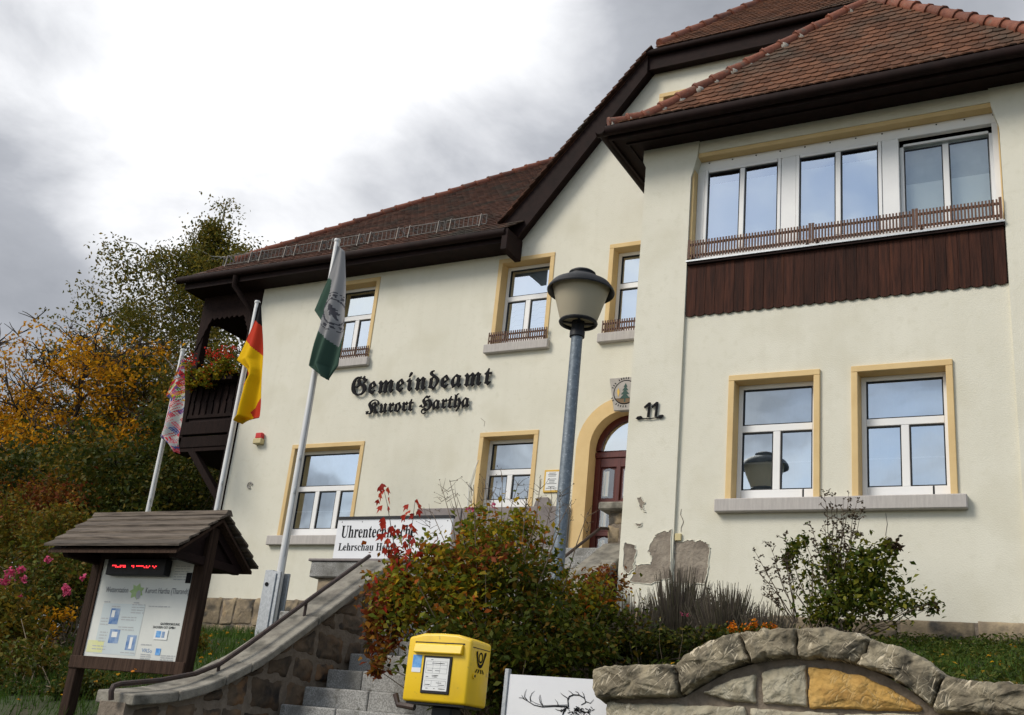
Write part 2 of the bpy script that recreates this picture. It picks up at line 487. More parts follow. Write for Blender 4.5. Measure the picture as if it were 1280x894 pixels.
M['bare'] = surf('bare_render', (0.21, 0.175, 0.14), (0.32, 0.275, 0.22), 0.95, 5.0, bump=1.0, bscale=22, spots=[((0.13, 0.105, 0.085), 3.0, 0.5, 0.66)])
M['rust'] = surf('handrail_paint', (0.030, 0.020, 0.018), (0.06, 0.035, 0.027), 0.55, 20.0, bump=0.1)
M['door'] = surf('mahogany_door', (0.075, 0.012, 0.010), (0.11, 0.020, 0.014), 0.35, 3.0, (10, 10, 0.6), bump=0.05)
M['yellow'] = surf('postbox_yellow', (0.78, 0.50, 0.004), (0.80, 0.53, 0.006), 0.38, 3.0, spec=0.5, spots=[((0.66, 0.42, 0.02), 4.0, 0.52, 0.8), ((0.40, 0.27, 0.03), 26.0, 0.66, 0.76)], bump=0.03, bscale=30, streak=((0.42, 0.30, 0.04), 0.35))
M['ink'] = surf('black_ink', (0.008, 0.008, 0.010), None, 0.7, spec=0.1)
M['ink_grey'] = surf('grey_ink', (0.22, 0.22, 0.23), None, 0.8)
M['ink_pale'] = surf('pale_ink', (0.42, 0.43, 0.44), None, 0.8)
M['paper'] = surf('paper', (0.72, 0.73, 0.72), (0.77, 0.78, 0.77), 0.7, 3.0)
M['signwhite'] = surf('sign_white', (0.72, 0.73, 0.76), (0.78, 0.79, 0.81), 0.4, 2.0)
M['panel'] = surf('panel_print', (0.56, 0.58, 0.555), (0.66, 0.67, 0.63), 0.35, 1.6)
M['tint'] = surf('panel_tint', (0.50, 0.56, 0.58), (0.54, 0.60, 0.60), 0.35, 2.0)
M['plank'] = surf('weathered_plank', (0.045, 0.034, 0.026), (0.15, 0.12, 0.092), 0.9, 4.0, (0.8, 12, 12), bump=0.5, bscale=12, rnd=0.25)
M['post'] = surf('board_post', (0.030, 0.018, 0.013), (0.062, 0.038, 0.027), 0.85, 4.0, (12, 12, 0.7), bump=0.4, bscale=12, rnd=0.2, spec=0.12)
M['led'] = glow_mat('led_red', (1.0, 0.03, 0.04), 1.8)
M['blue'] = surf('print_blue', (0.06, 0.16, 0.38), (0.32, 0.42, 0.58), 0.5, 12.0)
M['sticker'] = surf('sticker_blue', (0.05, 0.24, 0.62), (0.20, 0.44, 0.76), 0.5, 20.0)
M['leafgreen'] = surf('print_green', (0.30, 0.46, 0.16), (0.42, 0.55, 0.28), 0.6, 9.0)
M['paleyellow'] = surf('print_yellow', (0.62, 0.63, 0.30), (0.66, 0.67, 0.42), 0.6, 6.0)
M['red'] = surf('red_plastic', (0.55, 0.02, 0.02), None, 0.35)
M['cream'] = surf('cream_plastic', (0.55, 0.46, 0.24), None, 0.5)
M['gold'] = surf('gilt_frame', (0.60, 0.36, 0.04), (0.66, 0.42, 0.06), 0.45, 10)
M['fir'] = surf('fir_green_paint', (0.02, 0.06, 0.05), (0.03, 0.075, 0.06), 0.7, 8)
M['brownpaint'] = surf('brown_paint', (0.16, 0.10, 0.05), None, 0.7)
M['emblem'] = surf('emblem_stone', (0.34, 0.32, 0.29), (0.42, 0.39, 0.36), 0.85, 7.0, bump=0.2)
M['grass_soil'] = surf('garden_ground', (0.030, 0.030, 0.014), (0.055, 0.050, 0.026), 0.95, 3.0, bump=0.8, bscale=20, spots=[((0.035, 0.055, 0.016), 1.2, 0.45, 0.6)])
M['asphalt'] = surf('asphalt', (0.045, 0.045, 0.047), (0.06, 0.06, 0.06), 0.9, 60.0, bump=0.3)
M['paving'] = surf('paving', (0.16, 0.155, 0.145), (0.22, 0.215, 0.20), 0.9, 8.0, bump=0.3)
M['bark'] = surf('bark', (0.030, 0.024, 0.018), (0.065, 0.050, 0.038), 0.95, 12.0, (1, 1, .3), bump=0.7, bscale=30)
M['birch_bark'] = surf('birch_bark', (0.22, 0.21, 0.19), (0.42, 0.41, 0.38), 0.85, 8.0, (1, 1, 3), bump=0.3, spots=[((0.04, 0.035, 0.03), 5.0, 0.58, 0.64)])
M['stem'] = surf('dry_stem', (0.10, 0.075, 0.050), (0.17, 0.13, 0.09), 0.9, 20.0)
M['lf_orange'] = leaf_mat('autumn_leaves', [(0.20, 0.13, 0.015), (0.48, 0.22, 0.012), (0.66, 0.31, 0.014), (0.72, 0.38, 0.016), (0.52, 0.20, 0.010), (0.30, 0.19, 0.015)], 0.5)
M['lf_birch'] = leaf_mat('birch_leaves', [(0.058, 0.070, 0.014), (0.095, 0.100, 0.018), (0.135, 0.125, 0.020), (0.22, 0.155, 0.022), (0.080, 0.086, 0.016)], 0.42)
M['lf_dark'] = leaf_mat('dark_leaves', [(0.018, 0.029, 0.006), (0.034, 0.050, 0.009), (0.070, 0.080, 0.012), (0.038, 0.048, 0.008), (0.16, 0.11, 0.014)], 0.3)
M['lf_mixed'] = leaf_mat('mixed_leaves', [(0.050, 0.062, 0.010), (0.085, 0.095, 0.014), (0.24, 0.15, 0.015), (0.095, 0.095, 0.014), (0.18, 0.085, 0.012)], 0.4)
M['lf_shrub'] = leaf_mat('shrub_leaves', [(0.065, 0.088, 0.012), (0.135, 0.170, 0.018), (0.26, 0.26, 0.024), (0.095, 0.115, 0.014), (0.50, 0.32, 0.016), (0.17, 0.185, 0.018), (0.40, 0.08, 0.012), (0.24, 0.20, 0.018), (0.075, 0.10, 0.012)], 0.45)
M['lf_shrubdark'] = leaf_mat('shrub_dark_leaves', [(0.026, 0.040, 0.006), (0.052, 0.070, 0.009), (0.095, 0.105, 0.012), (0.034, 0.046, 0.007), (0.18, 0.09, 0.012)], 0.35)  # darker copy of the shrub leaves: shade low in the shrub as colour
M['lf_rust'] = leaf_mat('rust_leaves', [(0.12, 0.030, 0.014), (0.26, 0.055, 0.018), (0.16, 0.085, 0.02), (0.36, 0.16, 0.02), (0.07, 0.06, 0.02)], 0.35)
M['lf_red'] = leaf_mat('red_leaves', [(0.30, 0.016, 0.012), (0.42, 0.035, 0.015), (0.22, 0.012, 0.012), (0.50, 0.06, 0.02)], 0.4)
M['lf_mallow'] = leaf_mat('mallow_leaves', [(0.034, 0.056, 0.010), (0.062, 0.092, 0.014), (0.115, 0.14, 0.018), (0.20, 0.18, 0.02), (0.040, 0.062, 0.011)], 0.3)
M['lf_dry'] = leaf_mat('dry_leaves', [(0.045, 0.028, 0.018), (0.09, 0.058, 0.034), (0.06, 0.05, 0.025)], 0.2)
M['lavender'] = leaf_mat('lavender_stalks', [(0.085, 0.070, 0.062), (0.17, 0.14, 0.115), (0.11, 0.105, 0.062), (0.28, 0.235, 0.18)], 0.3)
M['lf_rose'] = leaf_mat('rose_leaves', [(0.030, 0.044, 0.008), (0.060, 0.080, 0.012), (0.11, 0.125, 0.016), (0.16, 0.09, 0.016), (0.040, 0.052, 0.009)], 0.3)
M['pink'] = leaf_mat('pink_petals', [(0.55, 0.06, 0.16), (0.66, 0.13, 0.25), (0.48, 0.04, 0.12)], 0.3)
M['marigold'] = leaf_mat('orange_petals', [(0.62, 0.16, 0.01), (0.70, 0.25, 0.015), (0.50, 0.10, 0.01)], 0.3)
M['geranium'] = leaf_mat('red_petals', [(0.55, 0.025, 0.018), (0.68, 0.05, 0.03), (0.45, 0.02, 0.015)], 0.3)
M['grass'] = leaf_mat('grass_blades', [(0.035, 0.075, 0.012), (0.055, 0.11, 0.018), (0.075, 0.13, 0.022), (0.045, 0.085, 0.016)], 0.35)
M['cover'] = leaf_mat('ground_cover', [(0.028, 0.044, 0.009), (0.050, 0.076, 0.013), (0.075, 0.10, 0.016), (0.11, 0.10, 0.02)], 0.3)


# ------------------------------------------------------------------ the ground
def interp(t, pts):
    for (a, va), (b, vb) in zip(pts, pts[1:]):
        if t <= b:
            return va + (vb - va) * max(0.0, (t - a)) / (b - a)
    return pts[-1][1]


PROFILE = [(-50, 0), (4.4, 0.0), (4.45, 0.12), (5.2, 0.35), (6.0, 0.8), (7.5, 1.60), (9, 2.02), (12, 2.85), (15.9, 3.15), (30, 3.5), (60, 4.5), (600, 12.0)]


def ground_z(x, y):
    z = interp(y, PROFILE)
    if y > 6.74:
        k = min(1.0, max(0.0, (x + 4.3) / 1.0)); k = k * k * (3 - 2 * k)
        bed = 2.10 + (y - 6.74) * 0.18 if y < 14 else 3.40
        z = z * (1 - k) + max(z, bed) * k
    if 4.6 < y < 40:
        z += 0.05 * mnoise.noise(Vector((x * 0.7, y * 0.7, 0.3)))
    return z


def build_ground():
    xs = sorted(set([-600, -300, -150, -90, -60] + [round(-40 + 0.8 * i, 3) for i in range(75)] + [30, 60, 150, 300, 600] + [-4.3, -3.8, -3.3]))
    ys = sorted(set([-200, -60, -20, -5, 0, 4.4, 4.45, 4.8, 5.2, 5.6, 6.0, 6.4, 6.66, 6.74] + [round(7 + 0.6 * i, 3) for i in range(40)] + [35, 45, 60, 120, 300, 600]))
    V = [(x, y, ground_z(x, y)) for y in ys for x in xs]
    n = len(xs)
    F = [(j * n + i, j * n + i + 1, (j + 1) * n + i + 1, (j + 1) * n + i) for j in range(len(ys) - 1) for i in range(n - 1)]
    o = link('ground', quad_mesh('ground', V, F, M['grass_soil']))
    o.data.polygons.foreach_set('use_smooth', [True] * len(o.data.polygons))
    tag(o, kind='structure')
    tag(MB().add([(-200, -12, 0.004), (200, -12, 0.004), (200, 3.2, 0.004), (-200, 3.2, 0.004)], [(0, 1, 2, 3)]).build('road', M['asphalt']), kind='structure')
    tag(MB().box(-200, 200, 3.2, 4.42, -0.2, 0.125).build('pavement', M['paving'], bevel=0.02), kind='structure')


build_ground()


# ------------------------------------------------------------------ the house
WY, BY = 16.0, 14.05                      # front plane of the wing with the gable, front plane of the bay
house = thing('municipal_office', 'large cream plastered town hall with brown tiled roofs and ochre window surrounds', 'building', (-8.0, 16.0, 3.15))


def cells(mb, x0, x1, z0, z1, Y, holes):
    xs = sorted({x0, x1, *[h[0] for h in holes], *[h[1] for h in holes]}); xs = [x for x in xs if x0 <= x <= x1]
    zs = sorted({z0, z1, *[h[2] for h in holes], *[h[3] for h in holes]}); zs = [z for z in zs if z0 <= z <= z1]
    for a, b in zip(xs, xs[1:]):
        for c, d in zip(zs, zs[1:]):
            mx, mz = (a + b) / 2, (c + d) / 2
            if any(h[0] < mx < h[1] and h[2] < mz < h[3] for h in holes): continue
            mb.add([(a, Y, c), (b, Y, c), (b, Y, d), (a, Y, d)], [(0, 1, 2, 3)])


# windows by their ochre surround: x0, x1, bottom, top
LW1 = (-13.98, -12.25, 5.18, 6.98); LW2 = (-9.75, -8.58, 5.66, 7.01)
UW1 = (-13.64, -12.47, 8.67, 10.41); UW2 = (-9.76, -8.59, 8.67, 10.41); UW3 = (-7.50, -6.33, 8.67, 10.40)
GW = (-6.73, -5.70, 12.0, 13.38)
BW1 = (-4.61, -3.34, 5.21, 7.00); BW2 = (-2.93, -1.66, 5.21, 7.00)
DOOR = (-7.58, -6.38, 4.70, 7.25)


def hole(w, e=0.02):
    return (w[0] + e, w[1] - e, w[2] + 0.001, w[3] - e)


def walls():
    mb = MB()
    cells(mb, -15.5, 0.3, 2.6, 10.56, WY, [hole(w) for w in (LW1, LW2, UW1, UW2, UW3)] + [DOOR])
    # gable above the eaves line
    mb.add([(-9.48, WY, 10.56), (-6.84, WY, 10.56), (-6.84, WY, 13.86)], [(0, 1, 2)])
    cells(mb, -6.84, -2.56, 10.56, 13.86, WY, [hole(GW)])
    mb.add([(-2.56, WY, 10.56), (0.08, WY, 10.56), (-2.56, WY, 13.86)], [(0, 1, 2)])
    mb.build('wall', M['plaster'], house)
    m2 = MB()
    m2.add([(-15.5, WY, 2.6), (-15.5, 27.5, 2.6), (-15.5, 27.5, 10.6), (-15.5, WY, 10.6)], [(0, 3, 2, 1)])
    m2.add([(0.3, WY, 2.6), (0.3, 27.5, 2.6), (0.3, 27.5, 10.8), (0.3, WY, 10.8)], [(0, 1, 2, 3)])
    m2.add([(-15.5, 27.5, 2.6), (0.3, 27.5, 2.6), (0.3, 27.5, 10.8), (-15.5, 27.5, 10.8)], [(0, 3, 2, 1)])
    m2.build('side_wall', M['plaster'], house)
    MB().box(-15.4, 0.2, 16.3, 27.4, 7.9, 8.1).box(-15.4, 0.2, 20.0, 20.1, 2.6, 10.5).build('inner_wall', M['dark'], house)
    # bay: two piers with a shallow corbel at the top and an infill wall set 5 cm back between them
    for s in (0, 1):
        def X(x): return x if s == 0 else -6.25 - x
        poly = [(-6.10, 2.6), (-5.31, 2.6), (-5.31, 10.30), (-5.22, 10.66), (-5.20, 10.93), (-6.12, 10.93), (-6.12, 10.72), (-6.07, 10.62)]
        MB().prism([(X(x), BY, z) for x, z in poly], (0, 0.5, 0)).build('bay_pier', M['plaster'], house)
    mb = MB()
    cells(mb, -5.32, -0.93, 2.6, 8.85, BY + 0.05, [hole(w) for w in (BW1, BW2)])
    mb.box(-5.30, -0.95, BY + 0.03, BY + 0.45, 10.73, 10.93)
    mb.build('bay_wall', M['plaster'], house)
    mb = MB()
    for x in (-6.08, -0.17):
        mb.box(x - 0.01, x + 0.01, BY + 0.06, WY - 0.01, 2.6, 10.93)
    mb.build('bay_side_wall', M['plaster'], house)
    MB().box(-6.0, -0.25, BY + 0.3, WY, 8.0, 8.1).build('bay_floor', M['dark'], house)


walls()


def pleats(mb, x0, x1, z0, z1, Y, step=0.09, amp=0.018):
    n = max(2, int((x1 - x0) / step))
    xs = [x0 + (x1 - x0) * i / n for i in range(n + 1)]
    for i in range(n):
        ya, yb = Y + amp * (i % 2), Y + amp * ((i + 1) % 2)
        mb.add([(xs[i], ya, z0), (xs[i + 1], yb, z0), (xs[i + 1], yb, z1), (xs[i], ya, z1)], [(0, 1, 2, 3)])


def window(w, Y, label=None, mull=(0.5,), transom=0.62, sill=None, glaz=None, inside='curtain', rail=False, bars=True, open_sill=True):
    x0, x1, z0, z1 = w
    b = 0.085
    fr = MB()
    ix0, ix1, iz1 = x0 + b, x1 - b, z1 - b
    fy0, fy1 = Y + 0.21, Y + 0.27
    fb = 0.065
    fr.box(ix0, ix0 + fb, fy0, fy1, z0, iz1); fr.box(ix1 - fb, ix1, fy0, fy1, z0, iz1)
    fr.box(ix0 + fb, ix1 - fb, fy0, fy1, iz1 - fb, iz1); fr.box(ix0 + fb, ix1 - fb, fy0 - 0.002, fy1, z0, z0 + fb + 0.12)
    tz = z0 + (iz1 - z0) * transom
    fr.box(ix0 + fb, ix1 - fb, fy0 - 0.006, fy1, tz - 0.05, tz + 0.05)
    ms = [ix0 + (ix1 - ix0) * t for t in mull]
    for mx in ms:
        fr.box(mx - 0.05, mx + 0.05, fy0 - 0.004, fy1, z0 + fb + 0.12, tz - 0.05)
    o = fr.build('window', M['white'], house, bevel=0.006)
    if label: tag(o, label)
    glaz = glaz or M['glass']
    edges = [ix0 + fb] + [v for mx in ms for v in (mx - 0.05, mx + 0.05)] + [ix1 - fb]
    panes = [(edges[i], edges[i + 1], z0 + fb + 0.12, tz - 0.05) for i in range(0, len(edges), 2)] + [(ix0 + fb, ix1 - fb, tz + 0.05, iz1 - fb)]
    for a, c, d, e in panes:
        gk = MB()
        g = 0.018
        for q in ((a, a + g, d, e), (c - g, c, d, e), (a + g, c - g, d, d + g), (a + g, c - g, e - g, e)):
            gk.box(q[0], q[1], fy0 + 0.012, fy1 - 0.01, q[2], q[3])
        gk.build('gasket', M['black'], o)
        MB().add([(a, fy0 + 0.03, d), (c, fy0 + 0.03, d), (c, fy0 + 0.03, e), (a, fy0 + 0.03, e)], [(0, 1, 2, 3)]).build('pane', glaz, o)
        if bars and e < tz:
            MB().box(a + g, c - g, fy0 + 0.034, fy0 + 0.046, d + (e - d) * .47 - .009, d + (e - d) * .47 + .009).build('glazing_bar', M['white'], o)
    s = MB()
    sy0, sy1 = Y - 0.018, Y + 0.25
    s.box(x0, ix0, sy0, sy1, z0, z1 - b); s.box(ix1, x1, sy0, sy1, z0, z1 - b); s.box(x0, x1, sy0 - 0.001, sy1, z1 - b, z1)
    s.build('surround', M['ochre'], o, bevel=0.006)
    c = MB()
    if inside == 'curtain': pleats(c, ix0, ix1, z0, z1, Y + 0.48)
    else: c.add([(ix0, Y + 0.38, z0), (ix1, Y + 0.38, z0), (ix1, Y + 0.38, z1), (ix0, Y + 0.38, z1)], [(0, 1, 2, 3)])
    c.build('curtain' if inside == 'curtain' else 'blind', M['curtain' if inside == 'curtain' else 'blind'], o)
    if sill:
        sx0, sx1, h = sill
        MB().box(sx0, sx1, Y - 0.10, Y + 0.205, z0 - h, z0 - 0.001).build('sill', M['sill'], o, bevel=0.012)
    if rail:
        r = MB()
        ry = Y - 0.06
        n = int((x1 - x0) / 0.045)
        for i in range(n + 1):
            x = x0 + (x1 - x0) * i / n
            r.box(x - 0.011, x + 0.011, ry - 0.012, ry + 0.0, z0 + 0.008, z0 + 0.235)
        r.box(x0, x1, ry + 0.001, ry + 0.02, z0 + 0.055, z0 + 0.085); r.box(x0, x1, ry + 0.001, ry + 0.02, z0 + 0.165, z0 + 0.195)
        for x in (x0 + 0.02, x0 + 0.36, x1 - 0.30, x1 - 0.02): r.box(x - 0.012, x + 0.012, ry + 0.02, Y + 0.01, z0 + 0.06, z0 + 0.08)
        r.build('picket_rail', M['picket'], o)
    return o


window(LW1, WY, 'wide ground floor window behind the flagpole, three lower panes', (0.345, 0.665), 0.56, (-14.15, -12.08, 0.18))
window(LW2, WY, 'ground floor window between shrub and yellow framed notice', (0.48,), 0.53)
window(UW1, WY, 'upper window half hidden by the green and grey flag', (0.5,), 0.60, (-13.75, -12.42, 0.17), rail=True, bars=False)
w2 = window(UW2, WY, 'upper window with wavy blinds left of the street lamp', (0.5,), 0.60, (-9.84, -8.53, 0.17), rail=True, bars=False, inside='blind')
window(UW3, WY, 'upper window cut off by the bay, right of the street lamp', (0.62,), 0.60, (-7.58, -6.25, 0.17), rail=True, bars=False, inside='blind')
window(GW, WY, 'small attic window in the gable peeping over the bay roof', (0.5,), 0.6)
wb1 = window(BW1, BY + 0.03, 'left ground floor window of the bay reflecting the lamp', (0.5,), 0.62, (-4.73, -1.55, 0.18))
wb2 = window(BW2, BY + 0.03, 'right ground floor window of the bay reflecting grey cloud', (0.5,), 0.62)
for wv, (x0, x1) in ((wb1, (-4.45, -3.62)), (wb2, (-2.74, -1.98))):                 # white weather bars with small gaps
    mb = MB().box(x0, x1, BY + 0.225, BY + 0.238, 5.235, 5.385)
    mb.box(x1 + 0.025, x1 + 0.22, BY + 0.225, BY + 0.238, 5.235, 5.385)
    mb.build('weather_bar', M['white'], wv)
    MB().box(x1 + 0.002, x1 + 0.022, BY + 0.230, BY + 0.2385, 5.24, 5.39).build('weather_bar_gap', M['black'], wv)


def wavy_blind(parent):
    """thin folds across the blind of the upper window"""
    for z in np.arange(8.86, 9.60, 0.105):
        pts = []
        for i in range(25):
            x = -9.66 + 0.96 * i / 24
            ph = (i % 12) / 12.0
            pts.append((x, WY + 0.372, z + 0.022 * (1 if .25 < ph < .75 else -1)))
        MB().tube(pts, 0.006, 4).build('blind_fold', M['curtain'], parent)


wavy_blind(w2)


def loggia_window():
    Y = BY + 0.20
    fr = MB()
    X0, X1, Z0, Z1 = -5.27, -0.97, 8.86, 10.66
    units = [(-5.15, -3.96), (-3.74, -2.51), (-2.28, -1.05)]
    fr.box(X0, X1, Y, Y + 0.08, 10.50, Z1); fr.box(X0, X1, Y, Y + 0.08, Z0, 9.03)
    edges = [X0] + [v for u in units for v in u] + [X1]
    for i in range(0, len(edges), 2): fr.box(edges[i], edges[i + 1], Y + 0.001, Y + 0.08, 9.03, 10.50)
    o = fr.build('window_band', M['white'], house, bevel=0.006)
    tag(o, 'band of three white double windows across the upper bay')
    for i, (a, b) in enumerate(units):
        d = 0.02 if i < 2 else 0.12
        m = (a + b) / 2
        sash = MB(); t = 0.055
        for q in ((a, a + t, 9.03, 10.50), (b - t, b, 9.03, 10.50), (a + t, b - t, 10.50 - t, 10.50), (a + t, b - t, 9.03, 9.03 + t), (m - .04, m + .04, 9.03 + t, 10.50 - t)):
            if i < 2: sash.box(q[0] + .004, q[1] - .004, Y - 0.012, Y + 0.05, q[2] + .004, q[3] - .004)
            else: sash.box(q[0], q[1], Y + 0.09, Y + 0.14, q[2], q[3] - (0.10 if q[3] > 10.4 else 0))
        s = sash.build('casement', M['white'], o, bevel=0.005)
        for (p, q) in ((a + t, m - .04), (m + .04, b - t)):
            yy = Y + 0.02 if i < 2 else Y + 0.11
            MB().add([(p, yy, 9.03), (q, yy, 9.03), (q, yy, 10.45), (p, yy, 10.45)], [(0, 1, 2, 3)]).build('pane', M['glass'] if i < 2 else M['glass_dim'], s)
            gk = MB(); g = 0.016; e1 = 10.50 - t - (0 if i < 2 else .10)
            for r in ((p, p + g, 9.08, e1), (q - g, q, 9.08, e1), (p + g, q - g, e1 - g, e1)): gk.box(r[0], r[1], yy - 0.01, yy + 0.015, r[2], r[3])
            gk.build('gasket', M['black'], s)
    c = MB()
    for a, b in units[:2]: c.add([(a, Y + 0.16, 9.0), (b, Y + 0.16, 9.0), (b, Y + 0.16, 10.33), (a, Y + 0.16, 10.33)], [(0, 1, 2, 3)])
    a, b = units[2]
    c.add([(a, Y + 0.24, 9.0), (b, Y + 0.24, 9.0), (b, Y + 0.24, 9.86), (a, Y + 0.24, 9.86)], [(0, 1, 2, 3)])
    c.build('blind', M['blind'], o)
    MB().add([(a, Y + 0.26, 9.8), (b, Y + 0.26, 9.8), (b, Y + 0.26, 10.5), (a, Y + 0.26, 10.5)], [(0, 1, 2, 3)]).build('curtain', M['curtain'], o)
    MB().box(-5.2, -1.0, Y + 0.5, Y + 0.52, 8.9, 10.7).build('unlit_room_sheet', M['dark'], o)  # near-black sheet added in place of the unlit room behind
    sr = MB()
    sr.box(-5.305, -5.27, BY + 0.045, Y + 0.08, 8.86, 10.66); sr.box(-0.968, -0.952, BY + 0.10, Y + 0.08, 8.86, 10.66)
    sr.box(-5.305, -0.952, BY + 0.046, Y + 0.08, 10.66, 10.729)
    sr.build('surround', M['ochre'], o)
    sc = MB()
    for x in np.arange(-5.1, -1.0, 0.37): sc.box(x, x + 0.02, Y - 0.012, Y + 0.001, 10.615, 10.628)
    sc.build('fixing_clip', M['eave'], o)


loggia_window()


def bay_front():
    panel = MB().box(-5.30, -0.95, BY + 0.036, BY + 0.049, 7.99, 8.83).build('board_panel', M['wood'], house)
    tag(panel, 'band of dark brown vertical boards with scalloped lower ends')
    n = 30
    wd = 4.34 / n
    for i in range(n):
        x = -5.30 + wd * i
        g = 0.0022
        r = random.Random(i)
        z0 = 7.97 + r.uniform(-.004, .004)
        a, b = x + g, x + wd - g
        poly = [(a, 8.80), (a, z0 + 0.028), (a + .03, z0 + 0.008), ((a + b) / 2, z0), (b - .03, z0 + 0.008), (b, z0 + 0.028), (b, 8.80)]
        y = BY + 0.022 + r.uniform(-.0025, .0025)
        MB().prism([(px, y, pz) for px, pz in poly], (0, 0.013, 0)).build('board', M['board'], panel)
    MB().box(-5.30, -0.95, BY - 0.03, BY + 0.05, 8.80, 8.835).build('ledge_gap_shade', M['eave'], house)  # dark strip: shade of the gap beneath the ledge put into its colour
    MB().box(-5.31, -0.94, BY - 0.05, BY + 0.20, 8.837, 8.862).build('window_ledge', M['zinc'], house)
    tops = [-5.29, -3.45, -2.05, -0.96]
    for k in range(3):
        a, b = tops[k] + .022, tops[k + 1] - .022
        r = MB(); y = BY - 0.035
        n = int((b - a) / 0.043)
        for i in range(n + 1):
            x = a + (b - a) * i / n
            w = 0.011 if 0 < i < n else 0.018
            r.box(x - w, x + w, y - 0.015, y - 0.001, 8.885, 9.175 if 0 < i < n else 9.20)
        r.box(a, b, y, y + 0.018, 8.925, 8.955); r.box(a, b, y, y + 0.018, 9.10, 9.135)
        for x in (a + .05, b - .05): r.box(x - .015, x + .015, y + .018, y + 0.1, 8.863, 8.93)
        r.build('picket_rail', M['picket'], house)


bay_front()


# ------------------------------------------------------------------ roofs
def in_poly(x, y, P):
    c = False; j = len(P) - 1
    for i in range(len(P)):
        if (P[i][1] > y) != (P[j][1] > y) and x < (P[j][0] - P[i][0]) * (y - P[i][1]) / (P[j][1] - P[i][1]) + P[i][0]: c = not c
        j = i
    return c


TW, TL, TE, TT = 0.178, 0.34, 0.155, 0.018


def tile_shape():
    h = TW / 2 - 0.002
    out = [(-h, TL), (-h, .045), (-h * .6, .014), (0, 0), (h * .6, .014), (h, .045), (h, TL)]
    up = lambda v: 0.046 - 0.036 * v / TL
    vs = [(u, v, up(v)) for u, v in out] + [(u, v, up(v) - TT) for u, v in out]
    fs = [(0, 1, 2, 3, 4, 5, 6)] + [(i, i + 7, i + 8, i + 1) for i in range(6)]
    return vs, fs


def roof_plane(parent, O, U, V, poly, mat, n_sep, seed, vmax=1e9):
    O, U, V = Vector(O), Vector(U).normalized(), Vector(V).normalized(); Nn = U.cross(V)
    rng = random.Random(seed)
    vs, fs = tile_shape()
    spots = []
    vtop = max(p[1] for p in poly); u0 = min(p[0] for p in poly); u1 = max(p[0] for p in poly)
    j = 0
    while j * TE < min(vtop, vmax):
        v = j * TE - 0.02
        i0 = int(u0 / TW) - 1
        for i in range(i0, int(u1 / TW) + 2):
            u = (i + 0.5 * (j % 2)) * TW
            if in_poly(u, min(v + 0.10, vtop - .02), poly): spots.append((u, v))
        j += 1
    P = [(O + U * u + V * v, u, v) for u, v in spots]
    P.sort(key=lambda q: (q[0] - Vector(EYE)).length)
    me = MB().add(vs, fs).mesh('tile', mat)
    rest = MB()
    for k, (p, u, v) in enumerate(P):
        a = rng.uniform(-.02, .02); lift = rng.uniform(0, .006)
        ca, sa = math.cos(a), math.sin(a)
        if k < n_sep:
            mw = Matrix((( *(U * ca + V * sa), 0), (*(V * ca - U * sa), 0), (*Nn, 0), (0, 0, 0, 1))).transposed()
            mw.translation = p + Nn * lift
            link('tile', me, parent, mw)
        else:
            q = [p + (U * ca + V * sa) * x + (V * ca - U * sa) * y + Nn * (z + lift) for x, y, z in vs]
            rest.add(q, fs)
    if rest.v:
        tag(rest.build('tiles', mat, parent), kind='stuff')


def hip_tiles(parent, A, B, skip=0.0, mortar=True, step=0.33, seed=1):
    A, B = Vector(A), Vector(B); d = (B - A).normalized(); L = (B - A).length
    me = MB().tube([(0, 0, 0), (0, 0, .03), (0, 0, .05), (0, 0, .40)], [.118, .122, .108, .085], 10).mesh('hip_tile', M['hip'], smooth=True)
    mm = MB().tube([(0, 0, -.03), (0, 0, 0), (0, 0, .03)], [.06, .10, .07], 8).mesh('mortar_patch', M['mortar'], smooth=True)
    q = d.to_track_quat('Z', 'Y'); rng = random.Random(seed)
    s = skip
    while s < L - 0.2:
        mw = Matrix.Translation(A + d * s + Vector((0, 0, rng.uniform(0.0, .018)))) @ q.to_matrix().to_4x4() @ Matrix.Rotation(rng.uniform(-.04, .04), 4, 'X')
        link('hip_tile', me, parent, mw)
        if mortar and rng.random() < .8:
            w2_ = Matrix.Translation(A + d * (s + .02) + Vector((0.05, 0, -.045 + rng.uniform(-.02, .01)))) @ q.to_matrix().to_4x4() @ Matrix.Diagonal((rng.uniform(.8, 1.4), rng.uniform(.8, 1.2), rng.uniform(.8, 2.0), 1))
            link('mortar_patch', mm, parent, w2_)
        s += step


def sheet(pts, name, mat, parent, thick=0.05):
    return MB().prism(pts, (0, 0, -thick)).build(name, mat, parent)


